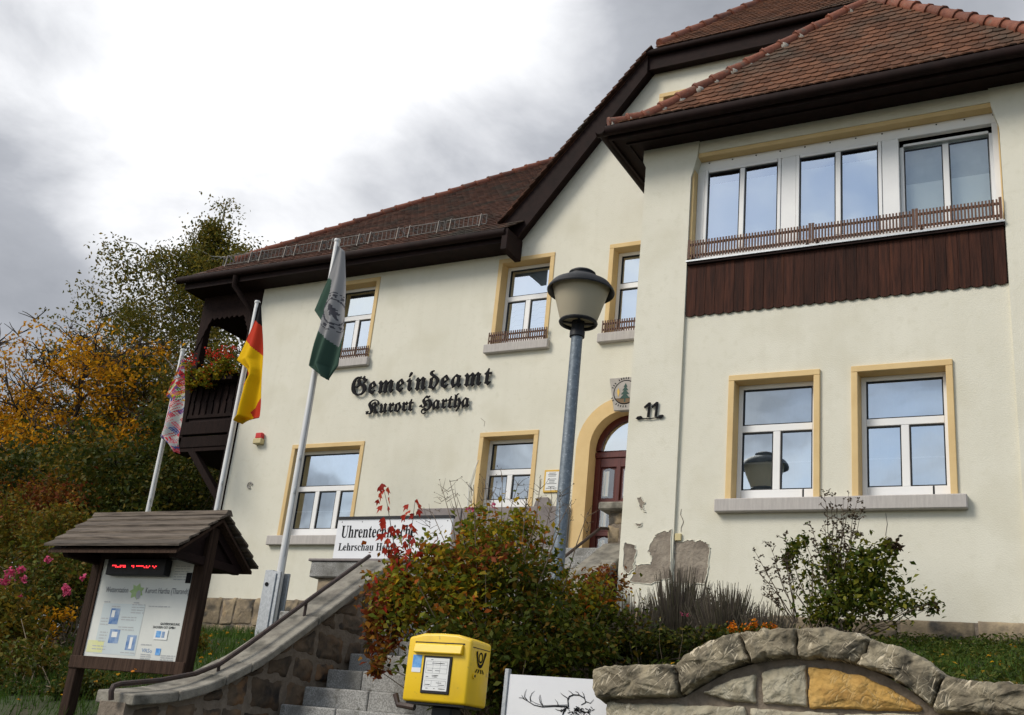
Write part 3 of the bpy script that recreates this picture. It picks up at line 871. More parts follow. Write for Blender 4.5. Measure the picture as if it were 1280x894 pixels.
def roofs():
    # bay: full hip in front of the gable
    bx0, bx1, by, bz, mx, ay, az = -6.58, 0.33, 13.40, 11.07, -2.83, 15.42, 13.93
    br = MB()
    A = (mx, ay, az)
    # the slopes flatten over the eaves
    kf = .15; ky, kz = by + kf * (ay - by), bz + .18
    kx0, kx1 = bx0 + kf * (mx - bx0), bx1 + kf * (mx - bx1)
    br.add([(bx0, by, bz), (bx1, by, bz), (kx1, ky, kz), (kx0, ky, kz)], [(0, 1, 2, 3)])
    br.add([(kx0, ky, kz), (kx1, ky, kz), A], [(0, 1, 2)])
    br.add([(bx0, 15.99, bz), (bx0, by, bz), (kx0, ky, kz), (kx0, 15.99, kz)], [(0, 1, 2, 3)])
    br.add([(kx0, 15.99, kz), (kx0, ky, kz), A, (mx, 15.99, az)], [(0, 1, 2, 3)])
    br.add([(bx1, by, bz), (bx1, 15.99, bz), (kx1, 15.99, kz), (kx1, ky, kz)], [(0, 1, 2, 3)])
    br.add([(kx1, ky, kz), (kx1, 15.99, kz), (mx, 15.99, az), A], [(0, 1, 2, 3)])
    bay_roof = br.build('bay_roof', M['tile_old'], house)
    tag(bay_roof, 'steep hipped roof of red brown tiles over the bay')
    sl, lo = math.hypot(ay - ky, az - kz), math.hypot(ky - by, kz - bz)
    roof_plane(bay_roof, (bx0, by, bz), (1, 0, 0), (0, ky - by, kz - bz), [(0, -.1), (bx1 - bx0, -.1), (kx1 - bx0, lo + .1), (kx0 - bx0, lo + .1)], M['tile'], 80, 5, lo - .03)
    roof_plane(bay_roof, (kx0, ky, kz + .015), (1, 0, 0), (0, ay - ky, az - kz), [(0, -.1), (kx1 - kx0, -.1), (mx - kx0, sl - .02)], M['tile'], 220, 6)
    hip_tiles(bay_roof, (bx0 + .08, by + .06, bz + .06), (kx0, ky, kz + .05), 0.0, True, 0.30, 3)
    hip_tiles(bay_roof, (kx0, ky, kz + .05), (mx, ay, az + .02), 0.0, True, 0.33, 13)
    hip_tiles(bay_roof, (bx1 - .08, by + .06, bz + .06), (kx1, ky, kz + .05), 0.0, False, 0.30, 4)
    hip_tiles(bay_roof, (kx1, ky, kz + .05), (mx, ay, az + .02), 0.0, False, 0.33, 14)
    # wing: long slope with a hip at the left end
    ex0, ey, ez, p = -17.45, 15.45, 10.72, 0.89
    t = 6.3
    wr = MB()
    top = (ex0 + t, ey + t, ez + p * t); vx = -9.55 + (top[2] - 10.9) / 1.13
    wr.add([(ex0, ey, ez), (-9.5, ey, ez), (vx, top[1], top[2]), top], [(0, 1, 2, 3)])
    wr.add([(ex0, ey + 2 * t, ez), (ex0, ey, ez), top], [(0, 1, 2)])
    wr.add([(ex0, ey + 2 * t, ez), top, (vx, top[1], top[2]), (-9.5, ey + 2 * t, ez)], [(0, 1, 2, 3)])
    wing_roof = wr.build('wing_roof', M['tile_old'], house)
    tag(wing_roof, 'long weathered brown tiled roof of the left wing')
    k = math.hypot(1, p)
    roof_plane(wing_roof, (ex0, ey, ez), (1, 0, 0), (0, 1, p), [(0, -.1), (7.95, -.1), (vx - ex0, t * k), (t, t * k)], M['tile_old'], 0, 8)
    hip_tiles(wing_roof, (ex0 + .75, ey + .75, ez + .70), (top[0], top[1], top[2] + .03), 0.0, False, 0.36, 7)
    # snow guard, seven lengths on brackets
    xs = np.linspace(-16.75, -10.05, 8)
    for i in range(7):
        a, b = xs[i] + .02, xs[i + 1] - .02
        g = MB(); y = 15.86; z = ez + p * (y - ey) + 0.07
        for zz in (z, z + .20): g.tube([(a, y, zz), (b, y, zz)], .010, 5)
        n = 9
        for q in range(n + 1):
            x = a + (b - a) * q / n
            g.tube([(x, y, z), (x, y, z + .20)], .008, 4)
        for x in (a + .12, b - .12):
            g.bar((x, y - .05, z - .12), (x, y - .01, z + .22), .012, .03, (0, 1, 0)); g.bar((x, y - .01, z + .22), (x, y + .30, z + .16), .012, .03)
        tag(g.build('snow_guard', M['guard'], wing_roof))
    # gable roof with half hip
    mx = -4.70
    def mir(pt): return (2 * mx - pt[0], pt[1], pt[2])
    rz, ry = 16.61, 17.86
    gr = MB()
    L = [(-9.68, 15.72, 10.95), (-6.84, 15.72, 14.17), (mx, ry, rz), (mx, 27.7, rz), (-9.68, 27.7, 10.95)]
    gr.add(L, [(0, 1, 2, 3, 4)]); gr.add([mir(q) for q in L], [(4, 3, 2, 1, 0)])
    gr.add([(-6.84, 15.72, 14.19), mir((-6.84, 15.72, 14.19)), (mx, ry, rz)], [(0, 1, 2)])
    gable_roof = gr.build('gable_roof', M['tile_old'], house)
    tag(gable_roof, 'tall gable roof with a half hip behind the bay roof')
    hl = math.hypot(ry - 15.72, rz - 14.19)
    roof_plane(gable_roof, (-6.84, 15.72, 14.19), (1, 0, 0), (0, ry - 15.72, rz - 14.19), [(0, -.1), (2 * (mx + 6.84), -.1), (mx + 6.84, hl)], M['tile'], 0, 9, 2.4)
    hip_tiles(gable_roof, (-6.78, 15.80, 14.30), (mx, ry, rz + .03), 0.1, False, 0.36, 11)
    # tiles along the sloping verge
    vt = MB(); rng = random.Random(4)
    a, b = Vector((-9.68, 15.72, 10.99)), Vector((-6.86, 15.72, 14.18)); n = 26
    for i in range(n):
        q0 = a.lerp(b, i / n); q1 = a.lerp(b, (i + 1.5) / n)
        o = Vector((-.03, 0, .035 + rng.uniform(0, .012)))
        vt.bar(q0 + o + Vector((0, .05, .0)), q1 + o * .2 + Vector((0, .05, 0)), .22, .022, (-1, 0, 1))
    vt.build('verge_tiles', M['tile_old'], gable_roof)
    # barge boards, fascias, soffits, gutters
    for s in (0, 1):
        def X(q): return q if s == 0 else (2 * mx - q[0], q[1])
        P = [X(q) for q in ((-9.45, 10.48), (-6.905, 13.73), (-6.905, 14.15), (-9.69, 10.98))]
        MB().prism([(x, 15.75, z) for x, z in P], (0, 0.05, 0)).build('barge_board', M['eave'], gable_roof)
        P = [X(q) for q in ((-9.46, 10.56), (-6.905, 13.84), (-6.905, 13.90), (-9.50, 10.62))]
        MB().prism([(x, 15.801, z) for x, z in P], (0, 0.195, 0)).build('verge_soffit', M['eave'], gable_roof)
    e = MB().box(-6.90, -2.50, 15.80, 15.85, 13.82, 14.14).box(-6.88, -2.52, 15.851, 15.995, 13.84, 13.88)
    e.build('half_hip_fascia', M['eave'], gable_roof)
    MB().tube([(-6.96, 15.74, 14.15), (-2.44, 15.74, 14.15)], .06, 10).build('gutter', M['eave'], gable_roof, smooth=True)
    e = MB().box(-17.36, -9.42, 15.52, 15.56, 10.50, 10.70).box(-17.36, -9.42, 15.561, 16.6, 10.50, 10.535)
    e.box(-17.36, -17.32, 15.56, 20, 10.50, 10.70).box(-17.32, -15.52, 16.6, 20, 10.505, 10.54)
    e.build('wing_eave', M['eave'], wing_roof)
    MB().box(-9.42, -9.29, 15.41, 15.985, 10.30, 10.72).build('eave_end_board', M['eave'], wing_roof, bevel=0.01)
    MB().tube([(-17.52, 15.44, 10.70), (-9.36, 15.44, 10.66)], .078, 12).build('gutter', M['eave'], wing_roof, smooth=True)
    e = MB().box(-6.50, .25, 13.50, 13.54, 10.88, 11.04).box(-6.50, -6.46, 13.541, 15.98, 10.88, 11.04).box(.21, .25, 13.541, 15.98, 10.88, 11.04)
    e.box(-6.459, .209, 13.541, 15.98, 10.932, 10.965).box(-6.30, -6.26, 13.75, 15.98, 10.905, 10.931).box(-6.26, .1, 13.75, 13.79, 10.905, 10.931)
    e.build('bay_eave', M['eave'], bay_roof)
    for pts in (((-6.66, 13.42, 11.00), (.41, 13.42, 11.00)), ((-6.58, 13.34, 11.0), (-6.58, 15.98, 11.0)), ((.33, 13.34, 11.0), (.33, 15.98, 11.0))):
        MB().tube(pts, .082, 12).build('gutter', M['eave'], bay_roof, smooth=True)
    # downpipe at the left corner
    MB().tube([(-15.86, 15.46, 10.62), (-15.86, 15.47, 10.40), (-15.62, 15.88, 9.95), (-15.60, 15.92, 9.7), (-15.60, 15.92, 3.1)], .058, 10).build('downpipe', M['wood'], wing_roof, smooth=True)
    MB().tube([(-5.325, BY + .02, 8.0), (-5.325, BY + .02, 4.9)], .010, 6).build('conduit', M['sill'], house)


roofs()


# ------------------------------------------------------------------ door, plinths, patches
def arc(cx, cz, r, a0, a1, n):
    return [(cx + r * math.cos(a0 + (a1 - a0) * i / n), cz + r * math.sin(a0 + (a1 - a0) * i / n)) for i in range(n + 1)]


def doorway():
    cx, sp = -6.98, 6.65
    inner = arc(cx, sp, .60, math.pi, 0, 20); outer = arc(cx, sp, .86, math.pi, 0, 20); mid = arc(cx, sp, .79, math.pi, 0, 20)
    sr = MB()
    def ring(A, B, y0, y1):
        A = [(A[0][0], 4.66)] + A + [(A[-1][0], 4.66)]; B = [(B[0][0], 4.66)] + B + [(B[-1][0], 4.66)]
        for i in range(len(A) - 1):
            q = [A[i], A[i + 1], B[i + 1], B[i]]
            sr.add([(x, y0, z) for x, z in q] + [(x, y1, z) for x, z in q], [(0, 1, 2, 3), (0, 4, 5, 1), (3, 2, 6, 7)])
    ring(inner, mid, WY - .05, WY + .30); ring(mid, outer, WY - .025, WY + .02)
    d = MB()
    y = WY + .22
    P = [(cx - .60, 4.66)] + inner + [(cx + .60, 4.66)]
    d.prism([(x, y + .04, z) for x, z in P], (0, .04, 0))
    door = d.build('door', M['door'], house); tag(door, 'dark red wooden front door with arched fanlight')
    sr.build('surround', M['ochre'], door)
    f = MB()
    for x0, x1 in ((-7.58, -7.48), (-7.19, -7.11), (-6.85, -6.77), (-6.48, -6.38)): f.box(x0, x1, y, y + .039, 4.7, 6.52)
    for z0, z1 in ((4.7, 4.86), (5.20, 5.28), (5.72, 5.80), (6.36, 6.52)): f.box(-7.48, -6.48, y + .003, y + .039, z0, z1)
    f.box(-7.585, -6.375, y - .02, y + .038, 6.52, 6.62)
    f.build('stile', M['door'], door, bevel=.008)
    fo = MB()
    A, B = arc(cx, sp, .60, math.pi, 0, 20), arc(cx, sp, .50, math.pi, 0, 20)
    for i in range(20):
        q = [A[i], A[i + 1], B[i + 1], B[i]]
        fo.prism([(x, y - .01, z) for x, z in q], (0, .05, 0))
    fo.build('fanlight_frame', M['door'], door)
    MB().add([(x, y + .02, z) for x, z in B], [tuple(range(21))]).build('fanlight_pane', M['glass'], door)
    for x0, x1 in ((-7.44, -7.23), (-7.07, -6.88), (-6.73, -6.52)):
        for z0, z1 in ((4.92, 5.16), (5.32, 5.68), (5.84, 6.32)):
            MB().add([(x0, y + .034, z0), (x1, y + .034, z0), (x1, y + .034, z1), ((x0 + x1) / 2, y + .034, z1 + .03), (x0, y + .034, z1)], [(0, 1, 2, 3, 4)]).build('pane', M['glass_dim'], door)
            c = MB(); pleats(c, x0 + .02, x0 + .12, z0 + .03, z1 - .02, y + .028, .03, .008); c.build('lace', M['paper'], door)
    # carved emblem on the keystone
    k = [(-7.30, 7.83), (-6.66, 7.83), (-6.78, 7.24), (-7.18, 7.24)]
    e = MB().prism([(x, WY - .07, z) for x, z in k], (0, .10, 0)).build('keystone', M['emblem'], house, bevel=.012)
    tag(e, 'grey keystone with round fir tree emblem above the door')
    ec, yy = (-6.99, 7.56), WY - .073
    MB().add([(x, yy, z) for x, z in arc(*ec, .215, 0, 2 * math.pi, 32)[:-1]], [tuple(range(32))]).build('emblem_ring', M['ink'], e)
    MB().add([(x, yy - .002, z) for x, z in arc(*ec, .197, 0, 2 * math.pi, 32)[:-1]], [tuple(range(32))]).build('emblem_disc', M['emblem'], e)
    MB().add([(x, yy - .004, z) for x, z in arc(*ec, .196, math.pi + .55, 2 * math.pi - .55, 14)], [tuple(range(15))]).build('emblem_ground', M['brownpaint'], e)
    tr = MB(); z = ec[1] + .16
    for i, (w, h) in enumerate(((.035, .07), (.055, .08), (.075, .09), (.095, .10))):
        tr.add([(ec[0] - w, yy - .006 - i * .0005, z - h), (ec[0] + w, yy - .006 - i * .0005, z - h), (ec[0], yy - .006 - i * .0005, z)], [(0, 1, 2)]); z -= h * .72
    tr.add([(ec[0] - .014, yy - .0055, z - .09), (ec[0] + .014, yy - .0055, z - .09), (ec[0] + .014, yy - .0055, z), (ec[0] - .014, yy - .0055, z)], [(0, 1, 2, 3)])
    tr.build('emblem_fir', M['fir'], e)
    MB().add([(ec[0] - .15, yy - .006, ec[1] + .03), (ec[0] - .12, yy - .006, ec[1] - .09), (ec[0] - .10, yy - .006, ec[1] + .01), (ec[0] - .125, yy - .006, ec[1] + .08)], [(0, 1, 2, 3)]).build('emblem_flame', M['gold'], e)
    tx = MB()
    for s, chars in ((1, 15), (-1, 14)):
        for i in range(chars):
            if i % 6 == 5: continue
            a = (math.pi * .12 + math.pi * .76 * i / (chars - 1)) * s
            ca, sa = math.cos(a), math.sin(a); r0, r1 = .232, .268; w = .008
            tx.add([(ec[0] + ca * r - sa * q, yy + .001, ec[1] + sa * r + ca * q) for r, q in ((r0, -w), (r1, -w), (r1, w), (r0, w))], [(0, 1, 2, 3)])
    tx.build('emblem_lettering', M['ink'], e)


doorway()


def rough_stone(poly, fmap, mat, parent, name='stone', depth=0.25, bulge=0.03, rough=0.012, seed=0, n=22, label=None, freq=9.0, sub=0):
    """one dressed stone: outline poly in (a, b), fmap(a, b, out) gives the world point; rounded arris and uneven face"""
    P = [Vector((p[0], p[1])) for p in poly]; L = [(P[(i + 1) % len(P)] - P[i]).length for i in range(len(P))]; T = sum(L)
    pts = []
    for i in range(len(P)):
        k = max(1, round(n * L[i] / T))
        for j in range(k): pts.append(P[i].lerp(P[(i + 1) % len(P)], j / k))
    c = sum(pts, Vector((0, 0))) / len(pts); size = min(max(p.x for p in pts) - min(p.x for p in pts), max(p.y for p in pts) - min(p.y for p in pts))
    m = len(pts); vs = []; fs = []
    inset = min(.25, 0.02 / max(size, .05))
    rings = [(1.0, -depth), (1.0, -bulge * .9), (1 - inset, -bulge * .25), (1 - 2.6 * inset, 0.0), (.55, bulge * .35), (.22, bulge * .4)]
    so = Vector((seed * 3.7, seed * 1.3, 0))
    for k, (s, o) in enumerate(rings):
        for p in pts:
            q = c + (p - c) * s
            w = mnoise.noise(Vector((q.x * freq, q.y * freq, 0)) + so) + .5 * mnoise.noise(Vector((q.x * freq * 2.7, q.y * freq * 2.7, 5)) + so)
            e = mnoise.noise(Vector((p.x * freq * 1.6, p.y * freq * 1.6, 9)) + so) * rough * .8
            d = (p - c).normalized()
            q2 = q + d * (e if k else 0)
            vs.append(fmap(q2.x, q2.y, o + (w * rough if k > 1 else 0)))
    for k in range(len(rings) - 1):
        for i in range(m):
            j = (i + 1) % m
            fs.append((k * m + i, k * m + j, (k + 1) * m + j, (k + 1) * m + i))
    vs.append(fmap(c.x, c.y, bulge * .4)); z = len(vs) - 1; b = (len(rings) - 1) * m
    for i in range(m): fs.append((b + i, b + (i + 1) % m, z))
    me = bpy.data.meshes.new(name); me.from_pydata(vs, [], fs); me.materials.append(mat)
    bm = bmesh.new(); bm.from_mesh(me); bmesh.ops.recalc_face_normals(bm, faces=bm.faces)
    for k in range(sub):                           # hewn face: pits and ridges as real relief
        bmesh.ops.subdivide_edges(bm, edges=[e for e in bm.edges if e.calc_length() > .012], cuts=1, use_grid_fill=True, smooth=.6 if k == 0 else 0)
    if sub:
        bm.normal_update()
        for v in bm.verts:
            q = v.co * 21.0 + Vector((seed * 2.1, 0, 0))
            w = mnoise.noise(q) * .55 + abs(mnoise.noise(q * 2.3)) * -.5 + mnoise.noise(q * 5.1) * .22
            v.co += v.normal * w * rough * .62
    bm.to_mesh(me); bm.free()
    me.polygons.foreach_set('use_smooth', [True] * len(me.polygons))
    o = link(name, me, parent)
    if label: tag(o, label)
    return o


def courses(a0, a1, b0, b1, h, wmin, wmax, rng, gap=0.012):
    """rows of roughly coursed stones as rectangles in (a, b)"""
    out = []; b = b0
    while b < b1 - .05:
        t = min(b1, b + h * rng.uniform(.8, 1.2))
        if b1 - t < h * .4: t = b1
        a = a0 - rng.uniform(0, wmin)
        while a < a1:
            e = a + rng.uniform(wmin, wmax)
            j = lambda: rng.uniform(-.02, .02)
            out.append([(max(a0, a) + gap, b + gap + j()), (min(a1, e) - gap, b + gap + j()), (min(a1, e) - gap + j(), t - gap + j()), (max(a0, a) + gap + j(), t - gap + j())])
            a = e
        b = t
    return [q for q in out if q[1][0] - q[0][0] > .08]


def plinths():
    rng = random.Random(12)
    b = MB().box(-15.52, -10.3, 15.93, 15.999, 2.6, 3.985).build('plinth', M['rubble'], house); tag(b, 'rough sandstone plinth along the left wing')
    for i, q in enumerate(courses(-15.54, -10.3, 3.1, 3.99, .40, .32, .75, rng)):
        rough_stone(q, lambda a, c, o: (a, 15.91 - o, c), M['sandstone'], b, 'stone', .06, .03, .024, i, 14, None, 7, 1)
    b = MB().box(-6.1, -0.2, 13.985, 14.05, 2.8, 3.66).build('plinth', M['rubble'], house); tag(b, 'low brown sandstone plinth under the bay')
    for i, q in enumerate(courses(-6.1, -0.2, 3.12, 3.68, .33, .55, 1.0, rng)):
        rough_stone(q, lambda a, c, o: (a, 13.965 - o, c), M['sandstone'], b, 'stone', .06, .02, .010, 60 + i, 14, None, 7)
    for x0, x1 in ((-10.82, -9.9), (-9.88, -8.75), (-8.73, -7.86)):
        MB().box(x0, x1, 15.90, 15.99, 4.92, 5.64).build('plinth_slab', M['slab'], house, bevel=.01)
    MB().prism([(-8.52, 15.93, 5.642), (-8.22, 15.93, 5.642), (-8.26, 15.93, 5.80), (-8.47, 15.93, 5.80)], (0, .06, 0)).build('plinth_slab', M['slab'], house, bevel=.008)
    MB().box(-10.3, -6.1, 15.95, 15.995, 2.6, 4.915).build('plinth_wall', M['bare'], house)


plinths()


def patch(px, Y, mat, name):
    """fallen plaster: ragged outline standing a little behind a lip"""
    rng = random.Random(len(px))
    P = []
    for i in range(len(px)):
        a, b = px[i], px[(i + 1) % len(px)]
        for k in range(5):
            t = k / 5
            P.append((a[0] + (b[0] - a[0]) * t + rng.uniform(-1.1, 1.1), a[1] + (b[1] - a[1]) * t + rng.uniform(-1.1, 1.1)))
    W = [tuple(at(x, y, Y - .006)) for x, y in P]
    MB().prism(W, (0, .004, 0)).build(name, mat, house)
    # broken edge of the plaster that is left
    Q = [at(x, y, Y - .008) for x, y in P]
    rr_ = [.003 + .006 * rng.random() for _ in range(len(Q) + 1)]
    MB().tube([tuple(q) for q in Q] + [tuple(Q[0])], rr_, 5, caps=False).build('plaster_edge', M['plaster'], house)


cv = lambda L: [(740 + x / 6.383, 620 + y / 6.383) for x, y in L]
patch(cv([(443, 440), (490, 345), (520, 295), (570, 280), (610, 285), (636, 265), (632, 650), (470, 700), (300, 680), (345, 600), (350, 550), (470, 540), (480, 490)]), BY, M['bare'], 'bare_patch')
patch(cv([(650, 430), (668, 330), (690, 362), (740, 362), (800, 345), (830, 370), (860, 352), (920, 375), (942, 410), (938, 480), (925, 620), (900, 700), (650, 700)]), BY + .05, M['bare'], 'bare_patch')
patch(cv([(255, 370), (340, 385), (350, 440), (330, 580), (290, 620), (250, 600)]), BY, M['bare'], 'bare_patch')
patch(cv([(360, 20), (395, 10), (420, 60), (405, 90), (430, 130), (395, 110), (370, 60)]), BY, M['bare'], 'bare_patch')
patch(cv([(345, 225), (400, 215), (395, 240), (365, 250)]), BY, M['bare'], 'bare_patch')
p = at(848.5, 672, BY + .05)
MB().box(p[0] - .045, p[0] + .045, BY + .01, BY + .05, p[2] - .05, p[2] + .05).build('yellow_box', M['cream'], house, bevel=.006)
for L in ([(712, 105), (706, 150), (722, 180), (730, 210), (712, 250), (710, 285)], ):
    pts = [tuple(at(x, y, BY + .046)) for x, y in cv(L)]
    MB().tube(pts, .004, 4).build('crack', M['bare'], house)
for L, Y in (([(1107, 641), (1109, 655), (1107, 668), (1109, 680)], BY + .046), ([(601, 523), (606, 527), (605, 533)], WY - .003)):
    MB().tube([tuple(at(x, y, Y)) for x, y in L], .003, 4).build('crack', M['bare'], house)


def loggia():
    """open timber balcony at the left end, under the wing roof"""
    b = MB().box(-17.22, -15.52, 16.05, 19.5, 6.98, 7.06).build('balcony', M['wood'], house); tag(b, 'dark timber balcony on the left end of the house')
    for x, y in ((-17.13, 16.12), (-17.13, 19.4)):
        MB().box(x - .09, x + .09, y - .09, y + .09, 7.06, 10.50).build('post', M['wood'], b, bevel=.01)
    MB().box(-15.70, -15.52, 16.03, 16.21, 5.7, 10.50).build('post', M['wood'], b, bevel=.01)
    for y in (16.05, 19.45):
        MB().box(-17.24, -15.53, y - .02, y + .14, 7.061, 7.30).build('beam', M['wood'], b, bevel=.01)
        MB().box(-17.23, -15.53, y - .035, y + .10, 7.34, 7.62).build('beam', M['wood'], b, bevel=.01)
    # scalloped arch boards
    P = [(-17.20, 10.50), (-17.20, 9.25)]
    for i in range(5):
        t = i / 5
        P += [(-17.19 + .30 * t, 9.25 + .72 * t), (-17.14 + .30 * t, 9.32 + .72 * t)]
    for i in range(6): P += [(-16.86 + .14 * i, 9.99), (-16.79 + .14 * i, 9.93)]
    for i in range(5):
        t = i / 5
        P += [(-15.98 + .28 * t, 9.97 - .55 * t), (-15.90 + .28 * t, 9.88 - .55 * t)]
    P += [(-15.66, 9.3), (-15.53, 9.3), (-15.53, 10.50)]
    MB().prism([(x, 16.01, z) for x, z in P], (0, .03, 0)).build('arch_board', M['wood'], b)
    Q = [(16.05, 10.50), (16.05, 9.4), (16.3, 9.95), (16.6, 10.05), (18.9, 10.05), (19.2, 9.95), (19.45, 9.4), (19.45, 10.50)]
    MB().prism([(-17.23, y, z) for y, z in Q], (.03, 0, 0)).build('arch_board', M['wood'], b)
    MB().box(-17.22, -15.60, 16.0, 16.16, 8.50, 8.60).build('top_rail', M['wood'], b, bevel=.01)
    MB().box(-17.22, -15.60, 16.05, 16.13, 7.70, 7.78).build('bottom_rail', M['wood'], b, bevel=.01)
    MB().box(-17.21, -17.05, 16.16, 19.4, 8.50, 8.60).box(-17.19, -17.13, 16.16, 19.4, 7.70, 7.78).build('side_rail', M['wood'], b, bevel=.01)
    for i in range(8):
        x = -16.98 + .18 * i
        P = [(x - .055, 7.72), (x + .055, 7.72), (x + .055, 8.02), (x + .03, 8.07), (x + .055, 8.12), (x + .055, 8.34), (x + .03, 8.38), (x + .055, 8.42), (x + .055, 8.52), (x - .055, 8.52), (x - .055, 8.42), (x - .03, 8.38), (x - .055, 8.34), (x - .055, 8.12), (x - .03, 8.07), (x - .055, 8.02)]
        MB().prism([(u, 16.06, z) for u, z in P], (0, .025, 0)).build('baluster', M['wood'], b)
    for i in range(16):
        y = 16.3 + .195 * i
        MB().box(-17.17, -17.145, y - .06, y + .06, 7.78, 8.50).build('baluster', M['wood'], b)
    MB().box(-17.0, -15.6, 16.09, 16.115, 7.62, 8.5).build('back_board', M['eave'], b)
    MB().bar((-15.62, 16.12, 5.85), (-16.75, 16.12, 7.02), .14, .16, (0, 1, 0)).build('brace', M['wood'], b, bevel=.01)


loggia()


# ------------------------------------------------------------------ lettering
def to_fraktur(s): return ''.join(chr(0x1D56C + ord(c) - 65) if 'A' <= c <= 'Z' else chr(0x1D586 + ord(c) - 97) if 'a' <= c <= 'z' else c for c in s)
def to_serif(s): return ''.join(chr(0x1D400 + ord(c) - 65) if 'A' <= c <= 'Z' else chr(0x1D41A + ord(c) - 97) if 'a' <= c <= 'z' else c for c in s)


def glyphs(s, size, depth, res=3, bold=0.0):
    c = bpy.data.curves.new('lettering', 'FONT'); c.body = s; c.size = size; c.extrude = depth / 2; c.resolution_u = res; c.offset = bold
    o = bpy.data.objects.new('lettering', c); col.objects.link(o)
    bpy.context.view_layer.update()
    me = bpy.data.meshes.new_from_object(o.evaluated_get(bpy.context.evaluated_depsgraph_get()))
    bpy.data.objects.remove(o); bpy.data.curves.remove(c)
    me.name = 'letter'
    return me


FACE = Matrix(((1, 0, 0, 0), (0, 0, -1, 0), (0, 1, 0, 0), (0, 0, 0, 1)))          # text lying in a wall that faces the street


def width(me):
    xs = [v.co.x for v in me.vertices]
    return (min(xs), max(xs)) if xs else (0, 0)


def write(s, x0, z, Y, size, mat, parent, name='lettering', x1=None, depth=0.002, mw=None, res=2, bold=0.0):
    """one line of print as one part, squeezed or widened to end at x1"""
    me = glyphs(s, size, depth, res, bold); me.materials.clear(); me.materials.append(mat)
    a, b = width(me); k = (x1 - x0) / (b - a) if x1 else 1.0
    T = (mw or Matrix.Translation((x0, Y, z)) @ FACE) @ Matrix.Diagonal((k, 1, 1, 1)) @ Matrix.Translation((-a, 0, 0))
    me.transform(T)
    return link(name, me, parent)


def wall_letters(name, label, s, x0, x1, z, size, drop=0.0):
    t = thing(name, label, 'lettering', (x0, WY, z))
    ms = [(c, glyphs(c, size, .025, 3, .004 * size)) if c != ' ' else (c, None) for c in s]
    ws = [(.0, size * .28) if m is None else width(m) for c, m in ms]
    tot = sum(b - a for a, b in ws); gap = (x1 - x0 - tot) / (len(s) - 1)
    x = x0
    for (c, m), (a, b) in zip(ms, ws):
        if m is not None:
            m.materials.clear(); m.materials.append(M['ink'])
            m.transform(Matrix.Translation((x - a, WY - .055, z)) @ FACE)
            o = link('letter', m, t)
            MB().tube([(x + (b - a) / 2, WY - .045, z + .1 * size), (x + (b - a) / 2, WY + .002, z + .1 * size)], .008, 5).build('pin', M['zinc'], o)
        x += b - a + gap
    return t


wall_letters('wall_lettering', 'large black fraktur letters reading Gemeindeamt on the cream wall', to_fraktur('Gemeindeamt'), -12.73, -9.62, 7.90, .50)
wall_letters('wall_lettering', 'smaller black fraktur letters reading Kurort Hartha below the larger line', to_fraktur('Kurort Hartha'), -12.30, -10.02, 7.50, .37)

hn = thing('house_number', 'black metal house number 11 with leaf ends on the bay pier', 'house number', (-5.75, BY, 6.42))
for x in (-5.845, -5.73):
    mb = MB(); y = BY - .035
    mb.prism([(x + .055, y, 6.44), (x + .085, y, 6.44), (x + .100, y, 6.66), (x + .070, y, 6.66)], (0, .02, 0))
    mb.prism([(x + .075, y + .001, 6.665), (x + .09, y + .001, 6.63), (x + .01, y + .001, 6.575), (x, y + .001, 6.60)], (0, .018, 0))
    mb.build('digit', M['ink'], hn)
MB().tube([(-5.90, BY - .025, 6.43), (-5.75, BY - .025, 6.415), (-5.60, BY - .025, 6.43)], .008, 6).build('stem', M['ink'], hn)
for s in (-1, 1):
    c = -5.75 + s * .165
    MB().prism([(c - .05, BY - .03, 6.43), (c - .02, BY - .03, 6.46), (c + .03, BY - .03, 6.465), (c + .055, BY - .03, 6.45), (c + .02, BY - .03, 6.415), (c - .02, BY - .03, 6.412)], (0, .012, 0)).build('leaf', M['ink'], hn)
MB().tube([(-5.80, BY - .02, 6.43), (-5.80, BY + .002, 6.43)], .006, 5).tube([(-5.66, BY - .02, 6.43), (-5.66, BY + .002, 6.43)], .006, 5).build('pin', M['ink'], hn)

nt_ = thing('notice', 'small yellow framed notice on the wall beside the lamp post', 'notice', (-8.24, WY, 5.9))
MB().box(-8.39, -8.08, WY - .03, WY + .001, 5.89, 6.28).build('frame', M['gold'], nt_, bevel=.008)
MB().box(-8.355, -8.115, WY - .032, WY - .0305, 5.925, 6.245).build('paper', M['paper'], nt_)
mb = MB(); rr = random.Random(3)
for i in range(11):
    z = 6.215 - .026 * i; w = rr.uniform(.05, .10)
    if i in (3, 8): continue
    mb.box(-8.235 - w, -8.235 + w, WY - .034, WY - .0325, z, z + .011)
mb.build('print', M['ink_grey'], nt_)

al = thing('alarm_lamp', 'small cream and red alarm lamp fixed to the wall', 'alarm lamp', (-14.8, WY, 7.05))
MB().box(-14.93, -14.72, WY - .12, WY + .001, 7.02, 7.13).build('base', M['cream'], al, bevel=.012)
MB().box(-14.91, -14.74, WY - .10, WY - .01, 7.13, 7.25).build('lens', M['red'], al, bevel=.015)
p = at(313, 607, WY)
hk = MB().tube([(p[0] + .06 * math.cos(a), WY - .02, p[2] + .06 * math.sin(a)) for a in np.linspace(.4, 5.2, 12)], .012, 6)
hk.tube([(p[0] - .02, WY - .02, p[2] - .05), (p[0] + .02, WY - .02, p[2] + .07), (p[0] + .05, WY - .02, p[2])], .01, 5)
hk.tube([(p[0] - .06, WY - .02, p[2]), (p[0] - .06, WY + .002, p[2])], .008, 5)
tag(hk.build('wall_hook', M['emblem']), 'small curled grey iron hook on the bare left wall', 'hook')
mb = MB().tube([tuple(at(x, y, WY - .02)) for x, y in ((598, 575), (592, 590), (587, 606), (585, 622), (584, 640))], .007, 5)
